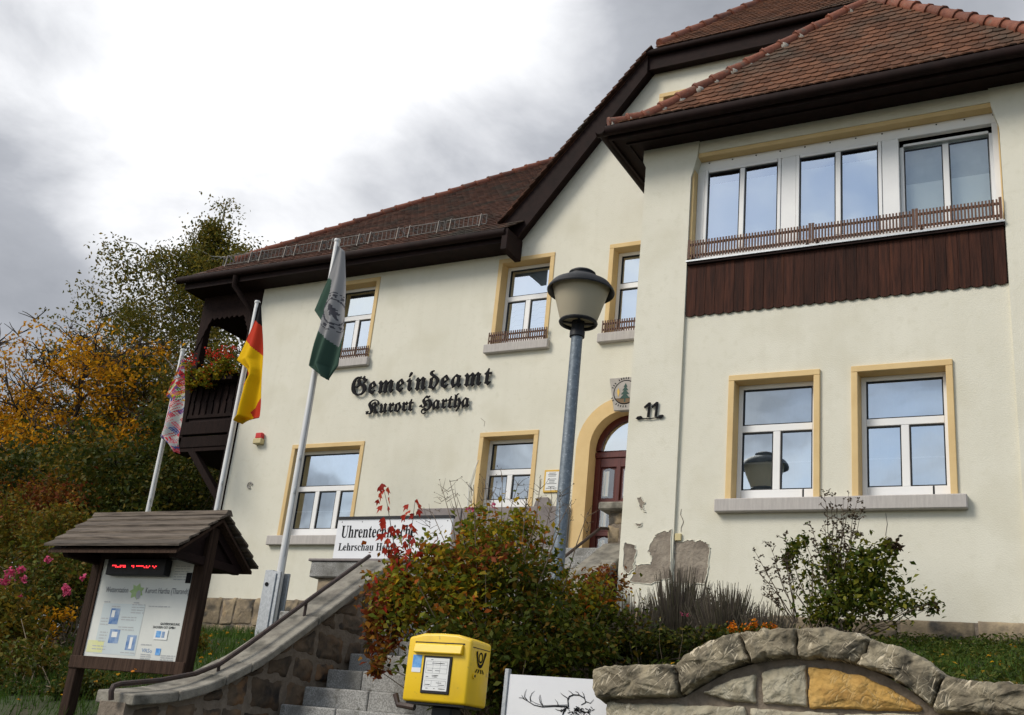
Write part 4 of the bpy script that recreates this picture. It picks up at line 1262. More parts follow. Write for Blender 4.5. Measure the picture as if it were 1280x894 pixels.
tag(mb.build('wall_cable', M['paper']), 'thin pale cable looping down the wall beside the window', 'cable')


# ------------------------------------------------------------------ street lamp
def street_lamp(x, y):
    z0 = ground_z(x, y) - .1
    t = thing('street_lamp', 'grey street lamp with dark hat and frosted cone shade in front of the house', 'street lamp', (x, y, z0))
    MB().tube([(x, y, z0), (x, y, z0 + .9), (x, y, z0 + .95), (x, y, 6.33)], [.085, .085, .075, .066], 20).build('pole', M['pole'], t, smooth=True)
    MB().lathe([(.066, 6.24), (.088, 6.245), (.088, 6.31), (.075, 6.33), (.075, 6.48), (.05, 6.50), (.0, 6.50)], (x, y), 20).build('collar', M['black'], t, smooth=True)
    rg = MB()
    rg.tube([(x + .205 * math.cos(a), y + .205 * math.sin(a), 6.42) for a in np.linspace(0, 2 * math.pi, 29)], .022, 6)
    for k in range(4):
        a = k * math.pi / 2 + .5
        rg.bar((x + .06 * math.cos(a), y + .06 * math.sin(a), 6.41), (x + .20 * math.cos(a), y + .20 * math.sin(a), 6.42), .03, .02)
    rg.build('ring', M['black'], t, smooth=True)
    MB().lathe([(.205, 6.43), (.21, 6.44), (.335, 6.86), (.33, 6.86), (.20, 6.44)], (x, y), 40).build('shade', M['lampglass'], t, smooth=True)
    MB().lathe([(.0, 6.435), (.20, 6.435)], (x, y), 32).build('bottom_glass', M['lampglass'], t)
    MB().lathe([(.392, 6.80), (.397, 6.815), (.385, 6.845), (.34, 6.905), (.22, 6.975), (.165, 7.0), (.15, 7.005), (.15, 7.03), (.158, 7.035), (.158, 7.05), (.13, 7.07), (.06, 7.085), (0, 7.09)], (x, y), 40).lathe([(.392, 6.80), (.375, 6.81), (.33, 6.87), (.0, 6.90)], (x, y), 40).build('hood', M['black'], t, smooth=True)
    MB().lathe([(0, 6.50), (.05, 6.50), (.06, 6.75), (0, 6.78)], (x, y), 12).build('bulb', M['paper'], t, smooth=True)
    MB().box(x - .02, x + .06, y - .092, y - .07, z0 + .5, z0 + .8).build('service_door', M['pole'], t)


street_lamp(-5.255, 10.5)


# ------------------------------------------------------------------ flagpoles and flags
def flagpole(x, y, top, label, bracket=False):
    z0 = ground_z(x, y) - .05
    t = thing('flagpole', label, 'flagpole', (x, y, z0), 'flagpoles in front of the house')
    MB().tube([(x, y, z0), (x, y, top)], [.058, .042], 14).build('pole', M['alu'], t, smooth=True)
    MB().lathe([(.044, top - .02), (.055, top), (.05, top + .03), (.0, top + .045)], (x, y), 14).build('cap', M['alu'], t, smooth=True)
    MB().tube([(x + .055, y - .03, z0 + 1.2), (x + .05, y - .035, top - .1)], .005, 4).build('halyard', M['ink_grey'], t)
    MB().tube([(x + .05, y - .06, z0 + 2.1), (x + .07, y - .06, z0 + 2.2)], .018, 6).tube([(x + .05, y - .06, z0 + 2.6), (x + .065, y - .06, z0 + 2.66)], .018, 6).build('cleat', M['zinc'], t)
    if bracket:
        b = MB()
        b.box(x - .20, x - .06, y - .09, y + .09, z0, z0 + 1.0); b.box(x - .058, x + .10, y - .11, y - .075, z0, z0 + .98); b.box(x - .058, x + .10, y + .075, y + .11, z0, z0 + .98)
        b.box(x + .02, x + .04, y - .13, y - .111, z0, z0 + .95)
        o = b.build('bracket', M['zinc'], t, bevel=.006)
        MB().tube([(x - .13, y - .10, z0 + .80), (x - .13, y - .085, z0 + .80)], .03, 10).build('bolt_hole', M['ink'], o)
    return t


flagpole(-10.31, 12.0, 8.94, 'flagpole in a grey hinged bracket, carrying the green and grey flag', True)
flagpole(-13.19, 13.5, 8.86, 'middle flagpole carrying the black red and gold flag')
flagpole(-16.43, 15.0, 8.80, 'leftmost flagpole carrying the flag of many colours')


def px_crossings(poly, y):
    xs = []
    for i in range(len(poly)):
        (x0, y0), (x1, y1) = poly[i], poly[(i + 1) % len(poly)]
        if (y0 > y) != (y1 > y): xs.append(x0 + (x1 - x0) * (y - y0) / (y1 - y0))
    return (min(xs), max(xs)) if xs else None


def hanging_flag(label, outline, Y, mats, choose, folds, rows, cols):
    """limp cloth: silhouette from the outline, real folds in depth, print chosen face by face"""
    ys = [p[1] for p in outline]; y0, y1 = min(ys), max(ys)
    V, F, MI, K = [], [], [], []
    for r in range(rows + 1):
        y = y0 + .3 + (y1 - y0 - .6) * r / rows
        a, b = px_crossings(outline, y)
        for c in range(cols + 1):
            u = c / cols; x = a + (b - a) * u
            w = folds(u, r / rows)
            P = at(x, y, Y); P[1] += w
            V.append(tuple(P)); K.append((x, y))
    n = cols + 1
    for r in range(rows):
        for c in range(cols):
            i = r * n + c
            F.append((i, i + n, i + n + 1, i + 1))
            x = sum(K[j][0] for j in F[-1]) / 4; y = sum(K[j][1] for j in F[-1]) / 4
            MI.append(choose(x, y, c / cols, r / rows))
    me = bpy.data.meshes.new('flag'); me.from_pydata(V, [], F)
    for m in mats: me.materials.append(m)
    me.polygons.foreach_set('material_index', MI); me.polygons.foreach_set('use_smooth', [True] * len(F)); me.update()
    o = link('flag', me)
    s = o.modifiers.new('thickness', 'SOLIDIFY'); s.thickness = .003
    tag(o, label, 'flag', 'flags on the flagpoles')
    return o


def cloth(name, c):
    m, n, l, b = new_mat(name)
    b.inputs['Base Color'].default_value = (*c, 1); b.inputs['Roughness'].default_value = .85; b.inputs['Specular IOR Level'].default_value = .15
    tr = N(n, 'ShaderNodeBsdfTranslucent'); tr.inputs[0].default_value = (*c, 1)
    mx = N(n, 'ShaderNodeMixShader'); mx.inputs[0].default_value = .3
    l.new(b.outputs[0], mx.inputs[1]); l.new(tr.outputs[0], mx.inputs[2]); l.new(mx.outputs[0], n['Material Output'].inputs[0])
    return m


c3 = lambda L: [(220 + x / 3.192, 280 + y / 3.192) for x, y in L]
FL3 = c3([(650, 90), (668, 105), (668, 250), (662, 430), (640, 560), (597, 618), (530, 565), (552, 480), (578, 400), (580, 385), (553, 345), (580, 280), (610, 215), (632, 150)])
G_UP, G_LOW = c3([(600, 215), (622, 222), (612, 275), (590, 330), (580, 390), (540, 350)]), c3([(560, 420), (600, 458), (640, 487), (665, 430), (700, 560), (600, 640), (500, 570)])
EC = (220 + 628 / 3.192, 280 + 352 / 3.192)
FIR = [(414.2, 380.5), (410.8, 384.8), (412.5, 384.9), (409.0, 390.2), (411.5, 390.0), (408.2, 396.0), (412.3, 396.0), (413.2, 401.5), (415.4, 401.5), (415.8, 395.6), (420.3, 394.2), (417.4, 390.4), (420.0, 388.6), (416.5, 385.4), (418.2, 384.2)]
FIR = [(EC[0] + (x - 414.2) * .8 + (y - 391) * .35, EC[1] + (y - 391) * .95 - (x - 414.2) * .2) for x, y in FIR]


def pick3(x, y, u, v):
    dx, dy = (x - EC[0]) * 1.0, (y - EC[1]) * .82
    r = math.hypot(dx, dy)
    if in_poly(x, y, G_UP) or in_poly(x, y, G_LOW): return 1
    if in_poly(x, y, FIR) or 12.0 < r < 13.6: return 2
    if 19.2 < r < 20.0 and dx < 11: return 2
    a = math.atan2(dy, dx)
    if 15.0 < r < 17.8 and abs(math.sin(a)) > .55 and math.sin(a * 17) > -.1: return 2
    return 0


hanging_flag('limp green and grey flag with a round fir tree emblem', FL3, 11.84, [cloth('flag_grey', (.33, .33, .34)), cloth('flag_green', (.055, .105, .080)), cloth('flag_print', (.085, .085, .10))],
             pick3, lambda u, v: .06 * (u - .5) + .05 * math.sin(u * 7 + v * 2) * (.3 + v) + .05 * math.sin(u * 13 + 1 + v * 5) * v, 120, 44)
FL2 = c3([(340, 318), (350, 322), (349, 520), (345, 650), (342, 775), (300, 783), (258, 798), (262, 735), (276, 640), (292, 610), (290, 582), (246, 545), (265, 505), (285, 460), (318, 392)])
BLK = c3([(330, 300), (370, 300), (360, 420), (318, 385)]); RED1 = c3([(318, 385), (360, 420), (355, 535), (278, 462)])
RED2 = c3([(350, 690), (318, 725), (298, 752), (310, 790), (350, 785)]); RED3 = c3([(288, 585), (303, 605), (290, 630), (277, 645), (268, 640)])


def pick2(x, y, u, v):
    if in_poly(x, y, BLK): return 0
    if in_poly(x, y, RED1) or in_poly(x, y, RED2) or in_poly(x, y, RED3): return 1
    return 2


hanging_flag('limp black red and gold flag hanging at the house corner', FL2, 13.34, [cloth('flag_black', (.012, .012, .014)), cloth('flag_red', (.55, .05, .022)), cloth('flag_gold', (.78, .50, .005))],
             pick2, lambda u, v: -.06 + .08 * math.sin(u * 6 + v * 4) * (.25 + v) + .04 * math.sin(u * 12 + v * 9) * v, 110, 34)
c1 = lambda L: [(170 + x / 5.963, 430 + y / 5.963) for x, y in L]
FL1 = c1([(352, 100), (372, 130), (368, 420), (345, 640), (322, 820), (260, 755), (185, 697), (215, 600), (245, 480), (262, 412), (228, 388), (265, 310), (300, 240), (335, 170)])
FCOL = [(.55, .55, .52), (.50, .035, .045), (.60, .42, .02), (.06, .09, .30), (.05, .20, .07), (.60, .16, .20), (.42, .44, .46), (.02, .02, .03)]


def pick1(x, y, u, v):
    a, b = x * .8 - y * .6, x * .6 + y * .8
    i, j = math.floor(a / 5.0), math.floor(b / (3.2 if v < .5 else 4.2))
    h = random.Random(i * 928371 + j * 3571)
    base = h.choice([0, 1, 2, 3, 4, 5, 1, 0] if v < .45 else [0, 0, 6, 5, 1, 0, 6, 0, 3, 5])
    s = math.floor(((a if h.random() < .5 else b) * 1.3) % 3)
    other = h.choice([0, 1, 2, 3, 7, 0, 4]) if v < .45 else h.choice([0, 6, 5, 0, 1, 0])
    return base if s != 1 else other


hanging_flag('limp flag printed with many small national flags, left of the balcony', FL1, 14.84, [cloth('flag_patch_%s' % k, c) for k, c in zip(('white', 'red', 'yellow', 'blue', 'green', 'pink', 'pale', 'black'), FCOL)],
             pick1, lambda u, v: -.06 + .07 * math.sin(u * 7 + v * 3) * (.25 + v), 110, 34)


# ------------------------------------------------------------------ weather board
def info_board():
    Y = 7.5
    t = thing('information_board', 'roofed timber information board with a printed weather station panel', 'information board', (-8.0, Y, 1.6))
    for x in (-8.70, -7.34):
        z = ground_z(x, Y) - .2
        MB().box(x - .055, x + .055, Y - .055, Y + .055, z, 3.36).build('post', M['post'], t, bevel=.008)
    MB().box(-8.75, -7.29, Y - .07, Y - .0551, 2.03, 2.145).build('lower_rail', M['post'], t, bevel=.006)
    MB().box(-8.66, -7.38, Y - .05, Y + .02, 3.06, 3.17).build('upper_rail', M['post'], t, bevel=.006)
    MB().box(-8.645, -7.395, Y - .02, Y - .001, 2.146, 3.06).build('backing', M['post'], t)
    for q in ((-8.645, -8.615, 2.146, 3.06), (-7.425, -7.395, 2.146, 3.06)): MB().box(q[0], q[1], Y - .05, Y - .021, q[2], q[3]).build('panel_frame', M['post'], t)
    pn = MB().box(-8.615, -7.425, Y - .034, Y - .022, 2.148, 3.055).build('panel', M['panel'], t)
    tag(pn, 'pale printed panel headed Wetterstation Kurort Hartha (Tharandt)')
    y = Y - .036

    def R(x0, y0, x1, y1, mat, name='print', k=0, parent=pn):          # a printed rectangle given by its place on the panel (0..1)
        X = lambda u: -8.615 + 1.19 * u
        Z = lambda v: 2.148 + .907 * (1 - v)
        return MB().add([(X(x0), y - k, Z(y1)), (X(x1), y - k, Z(y1)), (X(x1), y - k, Z(y0)), (X(x0), y - k, Z(y0))], [(0, 1, 2, 3)]).build(name, mat, parent)
    R(.10, .46, .56, .97, M['tint'], 'tint_field')
    R(.02, .84, .20, .96, M['paleyellow'], 'tint_field', .0005)
    X = lambda u: -8.615 + 1.19 * u
    Z = lambda v: 2.148 + .907 * (1 - v)
    write('Wetterstation', X(.09), Z(.345), y, .075, M['ink_grey'], pn, 'heading', X(.34), .001)
    write('Kurort Hartha (Tharandt)', X(.53), Z(.345), y, .075, M['ink_grey'], pn, 'heading', X(.99), .001)
    rg = random.Random(5)
    g = MB()
    cx, cz = X(.435), Z(.33)
    P = [(cx + (.055 + .035 * (i % 2) + .012 * rg.random()) * math.cos(i * math.pi / 7), cz + (.05 + .03 * (i % 2)) * math.sin(i * math.pi / 7)) for i in range(14)]
    g.add([(a, y, b) for a, b in P], [tuple(range(14))])
    g.build('region_map', M['leafgreen'], pn)
    MB().add([(cx + .03 + .03 * math.cos(a), y - .001, cz - .03 + .04 * math.sin(a)) for a in np.linspace(0, 2 * math.pi, 15)[:-1]], [tuple(range(14))]).build('emblem', M['ink_pale'], pn)
    for q in ((.20, .51, .30, .67), (.24, .72, .35, .86), (.44, .77, .54, .92)):
        R(*q, M['blue'], 'picture', .001)
    R(.265, .745, .325, .80, M['paper'], 'picture', .002); R(.475, .79, .505, .905, M['paper'], 'picture', .002); R(.215, .53, .25, .60, M['paper'], 'picture', .002)
    R(.72, .70, .86, .80, M['paper'], 'logo_card', .004); R(.74, .715, .79, .78, M['sticker'], 'logo', .005); R(.80, .72, .83, .78, M['blue'], 'logo', .005)
    write('GASVERSORGUNG', X(.76), Z(.655), y, .03, M['ink'], pn, 'lettering', X(.96), .001)
    write('SACHSEN OST GMBH', X(.69), Z(.69), y, .03, M['ink'], pn, 'lettering', X(.92), .001)
    R(.77, .885, .82, .95, M['sticker'], 'logo', .002)
    write('VRSo', X(.62), Z(.93), y, .05, M['blue'], pn, 'logo', X(.73), .001)
    R(.93, .13, .985, .235, M['ink'], 'code_field', .002)
    ln = MB()
    def lines(x0, x1, v0, n, dv, gap=.0):
        for i in range(n):
            a = x0
            while a < x1 - .01:
                b = min(x1 - rg.random() * .03, a + rg.uniform(.02, .06)); zz = Z(v0 + dv * i)
                if b > a: ln.add([(X(a), y - .0012, zz), (X(b), y - .0012, zz), (X(b), y - .0012, zz + .009), (X(a), y - .0012, zz + .009)], [(0, 1, 2, 3)])
                a = b + .008
    for q in ((.10, .17, .45, 1, .03), (.43, .50, .45, 1, .03), (.60, .83, .48, 1, .03), (.20, .30, .495, 1, .03), (.33, .50, .60, 2, .025), (.42, .56, .47, 4, .027), (.32, .50, .70, 2, .025), (.11, .20, .62, 3, .03),
              (.13, .22, .76, 4, .03), (.08, .24, .90, 2, .03), (.40, .56, .95, 1, .03), (.60, .72, .86, 1, .03), (.62, .74, .955, 3, .02), (.83, .98, .955, 3, .02), (.80, .97, .07, 6, .027)):
        lines(*q)
    tag(ln.build('small_print', M['ink_pale'], pn), kind='stuff')
    # display with lit red figures, under the roof
    a, b = at(135, 701, Y - .12), at(204, 720, Y - .12)
    d = MB().box(a[0], b[0], Y - .12, Y - .037, b[2] + .005, a[2] + .02).build('display', M['black'], t, bevel=.005)
    tag(d, 'dark display box with glowing red figures')
    led = MB(); rg = random.Random(8)
    for x0, x1 in ((141, 157), (165, 167), (171, 181), (183, 188), (191, 196)):
        x = x0
        while x < x1:
            for dy in (-1.0, 0.6):
                if rg.random() < .6:
                    q = at(x, 708.5 + dy + (x - 170) * .02, Y - .122)
                    led.box(q[0] - .006, q[0] + .006, Y - .1225, Y - .1205, q[2] - .005, q[2] + .005)
            x += 1.9
    led.build('lit_figures', M['led'], d)
    # plank roof: five overlapping planks on each slope
    zr, ze, hw = 3.475, 3.07, .52
    x0, x1 = -8.91, -7.17
    rf = MB()
    for s in (-1, 1):
        rf.prism([(x0 + .05, Y, zr - .03), (x0 + .05, Y + s * hw * .96, ze - .02), (x0 + .05, Y + s * hw * .96, ze - .045), (x0 + .05, Y, zr - .065)], (x1 - x0 - .1, 0, 0))
    roof = rf.build('roof', M['post'], t); tag(roof, 'small gabled roof of grey weathered planks')
    rg = random.Random(2)
    for s in (-1, 1):
        for i in range(5):
            f0, f1 = i / 5, (i + 1.12) / 5
            za, zb = zr + (ze - zr) * f0, zr + (ze - zr) * f1
            ya, yb = Y + s * hw * f0, Y + s * hw * f1
            lift = .020
            e0, e1 = x0 + rg.uniform(-.012, .012), x1 + rg.uniform(-.012, .012)
            MB().prism([(e0, ya, za - .004), (e0, yb, zb + lift), (e0, yb, zb + lift + .026), (e0, ya, za + .020)], (e1 - e0, 0, 0)).build('plank', M['plank'], roof, bevel=.003)
    MB().prism([(x0 - .01, Y - .05, zr + .0), (x0 - .01, Y + .05, zr + .0), (x0 - .01, Y + .012, zr + .05), (x0 - .01, Y - .03, zr + .045)], (x1 - x0 + .02, 0, 0)).build('ridge_plank', M['plank'], roof)
    for x in (-8.70, -7.34):  # rafters and ties take the darker eave colour, painting in under-roof shade
        for s in (-1, 1):
            MB().bar((x, Y, zr - .10), (x, Y + s * hw * .86, ze - .03), .09, .07, (1, 0, 0)).build('rafter', M['eave'], roof)
        MB().box(x - .04, x + .04, Y - .42, Y + .42, 3.00, 3.08).build('tie_beam', M['eave'], roof, bevel=.006)
    for x in (x0 + .16, x1 - .19):
        MB().prism([(x, Y - hw * .88, ze + .0), (x, Y + hw * .88, ze + .0), (x, Y, zr - .08)], (.02, 0, 0)).build('gable_board', M['eave'], roof)
    q = at(167, 838, Y - .075)
    tag(MB().add([(q[0] + .035 * math.cos(a), Y - .072 - .006 * math.sin(2 * a), q[2] + .014 * math.sin(a) + .010 * math.cos(a)) for a in np.linspace(0, 2 * math.pi, 11)[:-1]], [tuple(range(10))]).build('fallen_leaf', M['marigold']),
        'single yellow leaf stuck to the lower rail of the information board', 'leaf')


info_board()


# ------------------------------------------------------------------ letter box
def letter_box():
    Y = 5.7
    x0, x1, z0, z1 = -3.81, -3.37, 1.885, 2.265
    D = .245
    t = thing('letter_box', 'bright yellow letter box with black post horn beside the steps', 'letter box', (-3.6, Y, .6))
    zt = z1 + .02
    b = MB().prism([(x0 - .002, Y, z0), (x1, Y, z0), (x1, Y, z1 - .01), (x1 - .10, Y, zt - .004), ((x0 + x1) / 2, Y, zt), (x0 + .10, Y, zt - .004), (x0 - .002, Y, z1 - .01)], (0, D, 0))
    body = b.build('body', M['yellow'], t, smooth=True, bevel=.017, seg=3)
    MB().box(x0 + .02, x1 - .02, Y + .02, Y + D - .02, z0 - .012, z0 + .004).build('base', M['black'], t)
    f = MB().prism([(x0 + .055, Y - .002, 2.225), (x0 + .055, Y - .018, 2.215), (x0 + .055, Y - .030, 2.165), (x0 + .055, Y - .002, 2.160)], (.335, 0, 0))
    f.build('slot_flap', M['yellow'], t, bevel=.006, seg=2)
    MB().box(x0 + .050, x1 - .045, Y - .0035, Y + .003, 2.222, 2.230).build('slot_seam', M['black'], t)
    pl = MB().box(x0 + .125, x0 + .322, Y - .008, Y + .002, 1.935, 2.150).build('plate_frame', M['black'], t, bevel=.003)
    MB().box(x0 + .140, x0 + .307, Y - .0095, Y - .0082, 1.952, 2.138).build('collection_times', M['paper'], pl)
    ln = MB(); rg = random.Random(6)
    for z in (2.118, 2.098, 2.078, 2.050, 2.02, 2.008, 1.975):
        ln.box(x0 + .150, x0 + .297, Y - .0101, Y - .0096, z, z + .0012)
    for x in (.150, .197, .247, .296): ln.box(x0 + x, x0 + x + .001, Y - .0102, Y - .0096, 2.05, 2.118); ln.box(x0 + x, x0 + x + .001, Y - .0102, Y - .0096, 1.975, 2.008)
    for i in range(22):
        x = x0 + rg.uniform(.152, .26); z = rg.choice((2.126, 2.106, 2.086, 2.064, 2.036, 2.028, 1.995, 1.983, 1.962)); ln.box(x, x + rg.uniform(.01, .04), Y - .0101, Y - .0096, z, z + .004)
    ln.build('print', M['ink_grey'], pl)
    st = MB().box(x0 + .045, x0 + .108, Y - .0015, Y + .002, 2.052, 2.152).build('sticker', M['sticker'], t)
    MB().box(x0 + .045, x0 + .108, Y - .0025, Y - .0016, 2.052, 2.078).build('sticker_footer', M['signwhite'], st)
    # post horn on the right side
    X = x1 + .003
    c = (Y + .120, 2.165); hk_ = .70
    h = MB()
    A, B = [(c[0] + .036 * hk_ * math.cos(a), c[1] + .045 * hk_ * math.sin(a)) for a in np.linspace(0, 2 * math.pi, 25)[:-1]], [(c[0] + .023 * hk_ * math.cos(a), c[1] + .031 * hk_ * math.sin(a)) for a in np.linspace(0, 2 * math.pi, 25)[:-1]]
    for i in range(24):
        j = (i + 1) % 24
        h.add([(X, *A[i]), (X, *A[j]), (X, *B[j]), (X, *B[i])], [(0, 1, 2, 3)])
    U1 = [(c[0] + hk_ * q[0], c[1] + hk_ * q[1]) for q in ((-.078, .045), (-.058, .050), (-.050, .0), (-.030, -.045), (0, -.060), (.030, -.045), (.050, .0), (.058, .045), (.085, .055))]
    U2 = [(c[0] + hk_ * q[0], c[1] + hk_ * q[1]) for q in ((-.082, .03), (-.070, .0), (-.050, -.050), (-.028, -.078), (0, -.086), (.028, -.078), (.050, -.050), (.072, .0), (.090, .035))]
    for i in range(8):
        h.add([(X, *U1[i]), (X, *U1[i + 1]), (X, *U2[i + 1]), (X, *U2[i])], [(0, 1, 2, 3)])
    for dx, w in ((-.055, -.045), (-.018, -.02), (.018, .02), (.055, .045)):
        q = (c[0] + hk_ * dx * .8, c[1] - hk_ * .096)
        h.add([(X, q[0] - .006, q[1]), (X, q[0] + .006, q[1]), (X, q[0] + .006 + w * .4, q[1] - .022), (X, q[0] - .006 + w * .4, q[1] - .022)], [(0, 1, 2, 3)])
    h.build('post_horn', M['ink'], t)
    lk = MB().tube([(x1 - .002, Y + .062, 2.055), (x1 + .008, Y + .062, 2.055)], .017, 16).build('lock', M['yellow'], t, smooth=True)
    MB().tube([(x1 + .0081, Y + .062, 2.055), (x1 + .010, Y + .062, 2.055)], .008, 10).build('keyhole', M['black'], lk)
    MB().box(x1 - .002, x1 + .002, Y + .02, Y + D - .02, 2.213, 2.217).build('lid_seam', M['black'], t)
    MB().box(-3.66, -3.52, Y + .10, Y + .22, ground_z(-3.6, 5.8) - .2, z0 - .011).build('stand', M['black'], t, bevel=.01)
    MB().tube([(x0 + .02, Y + .12, z0 - .03), (x0 - .10, Y + .12, z0 - .02), (x0 - .13, Y + .12, z0 + .04)], .018, 8).build('bracket', M['rust'], t, smooth=True)


letter_box()


# ------------------------------------------------------------------ stag sign
def stag_sign():
    Y = 6.93
    a, b = at(637, 844, Y), at(775, 850, Y)
    z1 = (a[2] + b[2]) / 2
    t = thing('stag_sign', 'white sign with a black drawing of a stag, half behind the stone wall', 'sign', (a[0], Y, 1.3))
    p = MB().box(a[0], b[0] + .1, Y, Y + .02, 1.45, z1).build('panel', M['signwhite'], t)
    MB().box(a[0] - .035, a[0] - .002, Y - .012, Y + .03, 1.2, z1 + .035).build('post', M['zinc'], t, bevel=.004)
    cc = lambda L: [(490 + x / 4.74, 780 + y / 4.74) for x, y in L]
    ink = MB()

    def stroke(L, w0, w1):
        P = [at(x, y, Y - .003) for x, y in cc(L)]
        n = len(P)
        for i in range(n - 1):
            q0, q1 = P[i], P[i + 1]; d = q1 - q0; L_ = math.hypot(d[0], d[2]) + 1e-9; s = np.array([-d[2], 0, d[0]]) / L_
            wa, wb = w0 + (w1 - w0) * i / (n - 1), w0 + (w1 - w0) * (i + 1) / (n - 1)
            ink.add([tuple(q0 - s * wa + d * -.05), tuple(q1 - s * wb), tuple(q1 + s * wb), tuple(q0 + s * wa + d * -.05)], [(0, 1, 2, 3)])
    stroke([(1035, 490), (960, 488), (890, 492), (840, 480), (800, 455), (770, 438), (752, 437)], .0042, .0015)
    stroke([(1035, 480), (960, 482), (895, 484), (850, 470), (815, 448)], .002, .001)
    stroke([(895, 488), (878, 465), (872, 440), (876, 420)], .0032, .0008); stroke([(895, 486), (884, 460), (880, 435), (878, 420)], .002, .0008)
    stroke([(822, 460), (818, 435), (828, 412), (845, 397)], .0035, .0008); stroke([(800, 452), (785, 432), (788, 408), (797, 388)], .0035, .0008)
    stroke([(985, 487), (980, 465), (965, 445)], .003, .0008); stroke([(785, 445), (772, 430), (768, 420)], .003, .0008)
    stroke([(1045, 490), (1042, 460), (1040, 440), (1010, 420), (998, 408)], .0048, .001); stroke([(1042, 450), (1050, 430), (1075, 420), (1110, 422), (1140, 440), (1148, 465), (1120, 480)], .0048, .0025)
    stroke([(1075, 420), (1060, 405), (1045, 395)], .003, .0008); stroke([(1110, 422), (1100, 405), (1085, 400)], .003, .0008); stroke([(1140, 440), (1135, 415), (1125, 402)], .003, .0008)
    stroke([(1148, 460), (1175, 470), (1195, 448)], .003, .001)
    rg = random.Random(9)
    for i in range(95):
        x, y = rg.gauss(1105, 45), rg.gauss(518, 17)
        if y < 483 or x > 1205: continue
        L = rg.uniform(8, 22); an = rg.uniform(-.9, .5)
        stroke([(x, y), (x + L * math.cos(an) * .5, y - L * math.sin(an) * .5), (x + L * math.cos(an), y - L * math.sin(an))], .0030, .001)
    stroke([(1005, 515), (980, 510), (965, 503)], .003, .001); stroke([(1000, 520), (1020, 505), (1045, 492)], .004, .004); stroke([(1010, 545), (1015, 525), (1030, 505)], .005, .005)
    ink.build('stag_drawing', M['ink'], p)


stag_sign()


# ------------------------------------------------------------------ garden wall with the arched coping
def garden_wall():
    Y = 6.5
    t = thing('garden_wall', 'sandstone garden wall with an arched coping in the foreground', 'wall', (-1.6, Y, 0.5))
    cw = lambda L: [(740 + x / 2.3704, 750 + y / 2.3704) for x, y in L]
    XZ = lambda L: [(q[0], q[2]) for q in (at(x, y, Y) for x, y in cw(L))]
    core = MB()
    P = XZ([(40, 285), (262, 285), (320, 250), (400, 205), (470, 185), (545, 172), (612, 170), (700, 175), (780, 190), (860, 220), (930, 260), (1005, 318)])
    P = P + [(3.2, P[-1][1]), (3.2, .3), (P[0][0] + .02, .3)]
    core.prism([(x, Y + .075, z) for x, z in P], (0, .30, 0))
    core.build('mortar', M['rubble'], t)
    f = lambda a, b, o: (a, Y - o, b)
    fc = lambda a, b, o: (a, Y - .035 - o, b)
    cop = [[(8, 207), (30, 197), (225, 190), (240, 200), (258, 275), (240, 285), (10, 290), (3, 260)],
           [(247, 194), (300, 150), (380, 110), (430, 100), (466, 178), (400, 200), (320, 240), (270, 272)],
           [(440, 98), (520, 87), (601, 85), (606, 167), (545, 170), (477, 182)],
           [(608, 85), (700, 83), (780, 100), (823, 117), (780, 187), (700, 172), (612, 167)],
           [(832, 119), (920, 145), (1000, 185), (1043, 222), (1000, 308), (930, 255), (860, 215), (787, 191)],
           [(1049, 227), (1110, 238), (1290, 252), (1350, 256), (1350, 350), (1180, 340), (1015, 328), (1010, 316)]]
    for i, L in enumerate(cop):
        rough_stone(XZ(L), fc, M['coping'], t, 'coping_stone', .42, .022, .020, 20 + i, 44, None, 14, 2)
    rest = at(740 + 1350 / 2.3704, 750 + 300 / 2.3704, Y)[0]
    x = rest; i = 0
    while x < 3.2:
        rough_stone([(x + .01, 2.04), (x + .56, 2.04), (x + .56, 2.23), (x + .01, 2.23)], fc, M['coping'], t, 'coping_stone', .42, .045, .016, 40 + i, 40, None, 11); x += .57; i += 1
    st = [([(322, 272), (395, 237), (474, 219), (474, 300), (400, 295)], 'stone_pale'), ([(497, 213), (560, 193), (625, 191), (630, 312), (500, 300)], 'stone_pale'),
          ([(637, 198), (700, 201), (800, 223), (880, 263), (972, 318), (960, 327), (636, 317)], 'stone_ochre'), ([(35, 302), (440, 315), (446, 350), (446, 420), (35, 420)], 'stone_pale'),
          ([(465, 320), (720, 335), (735, 420), (462, 420)], 'stone_pale'), ([(740, 338), (880, 333), (1050, 345), (1060, 420), (752, 420)], 'stone_pale')]
    for i, (L, m) in enumerate(st):
        rough_stone(XZ(L), lambda a, b, o: (a, Y + .035 - o, b), M[m], t, 'stone', .08, .018, .015, 70 + i, 30, None, 12, 2)
    rg = random.Random(21)
    ztop = XZ([(35, 428)])[0][1]
    for i, q in enumerate(courses(-2.9, 3.2, .35, ztop, .3, .35, .8, rg)):
        rough_stone(q, lambda a, b, o: (a, Y + .035 - o, b), M[rg.choice(('stone_pale', 'stone_pale', 'stone_ochre'))], t, 'stone', .08, .028, .012, 90 + i, 14, None, 8)
    for i, q in enumerate(courses(rest - .2, 3.2, ztop, 2.03, .25, .35, .7, rg)):
        rough_stone(q, lambda a, b, o: (a, Y + .035 - o, b), M['stone_pale'], t, 'stone', .08, .028, .012, 140 + i, 14, None, 8)


garden_wall()


# ------------------------------------------------------------------ steps with their side wall
SX = -6.3


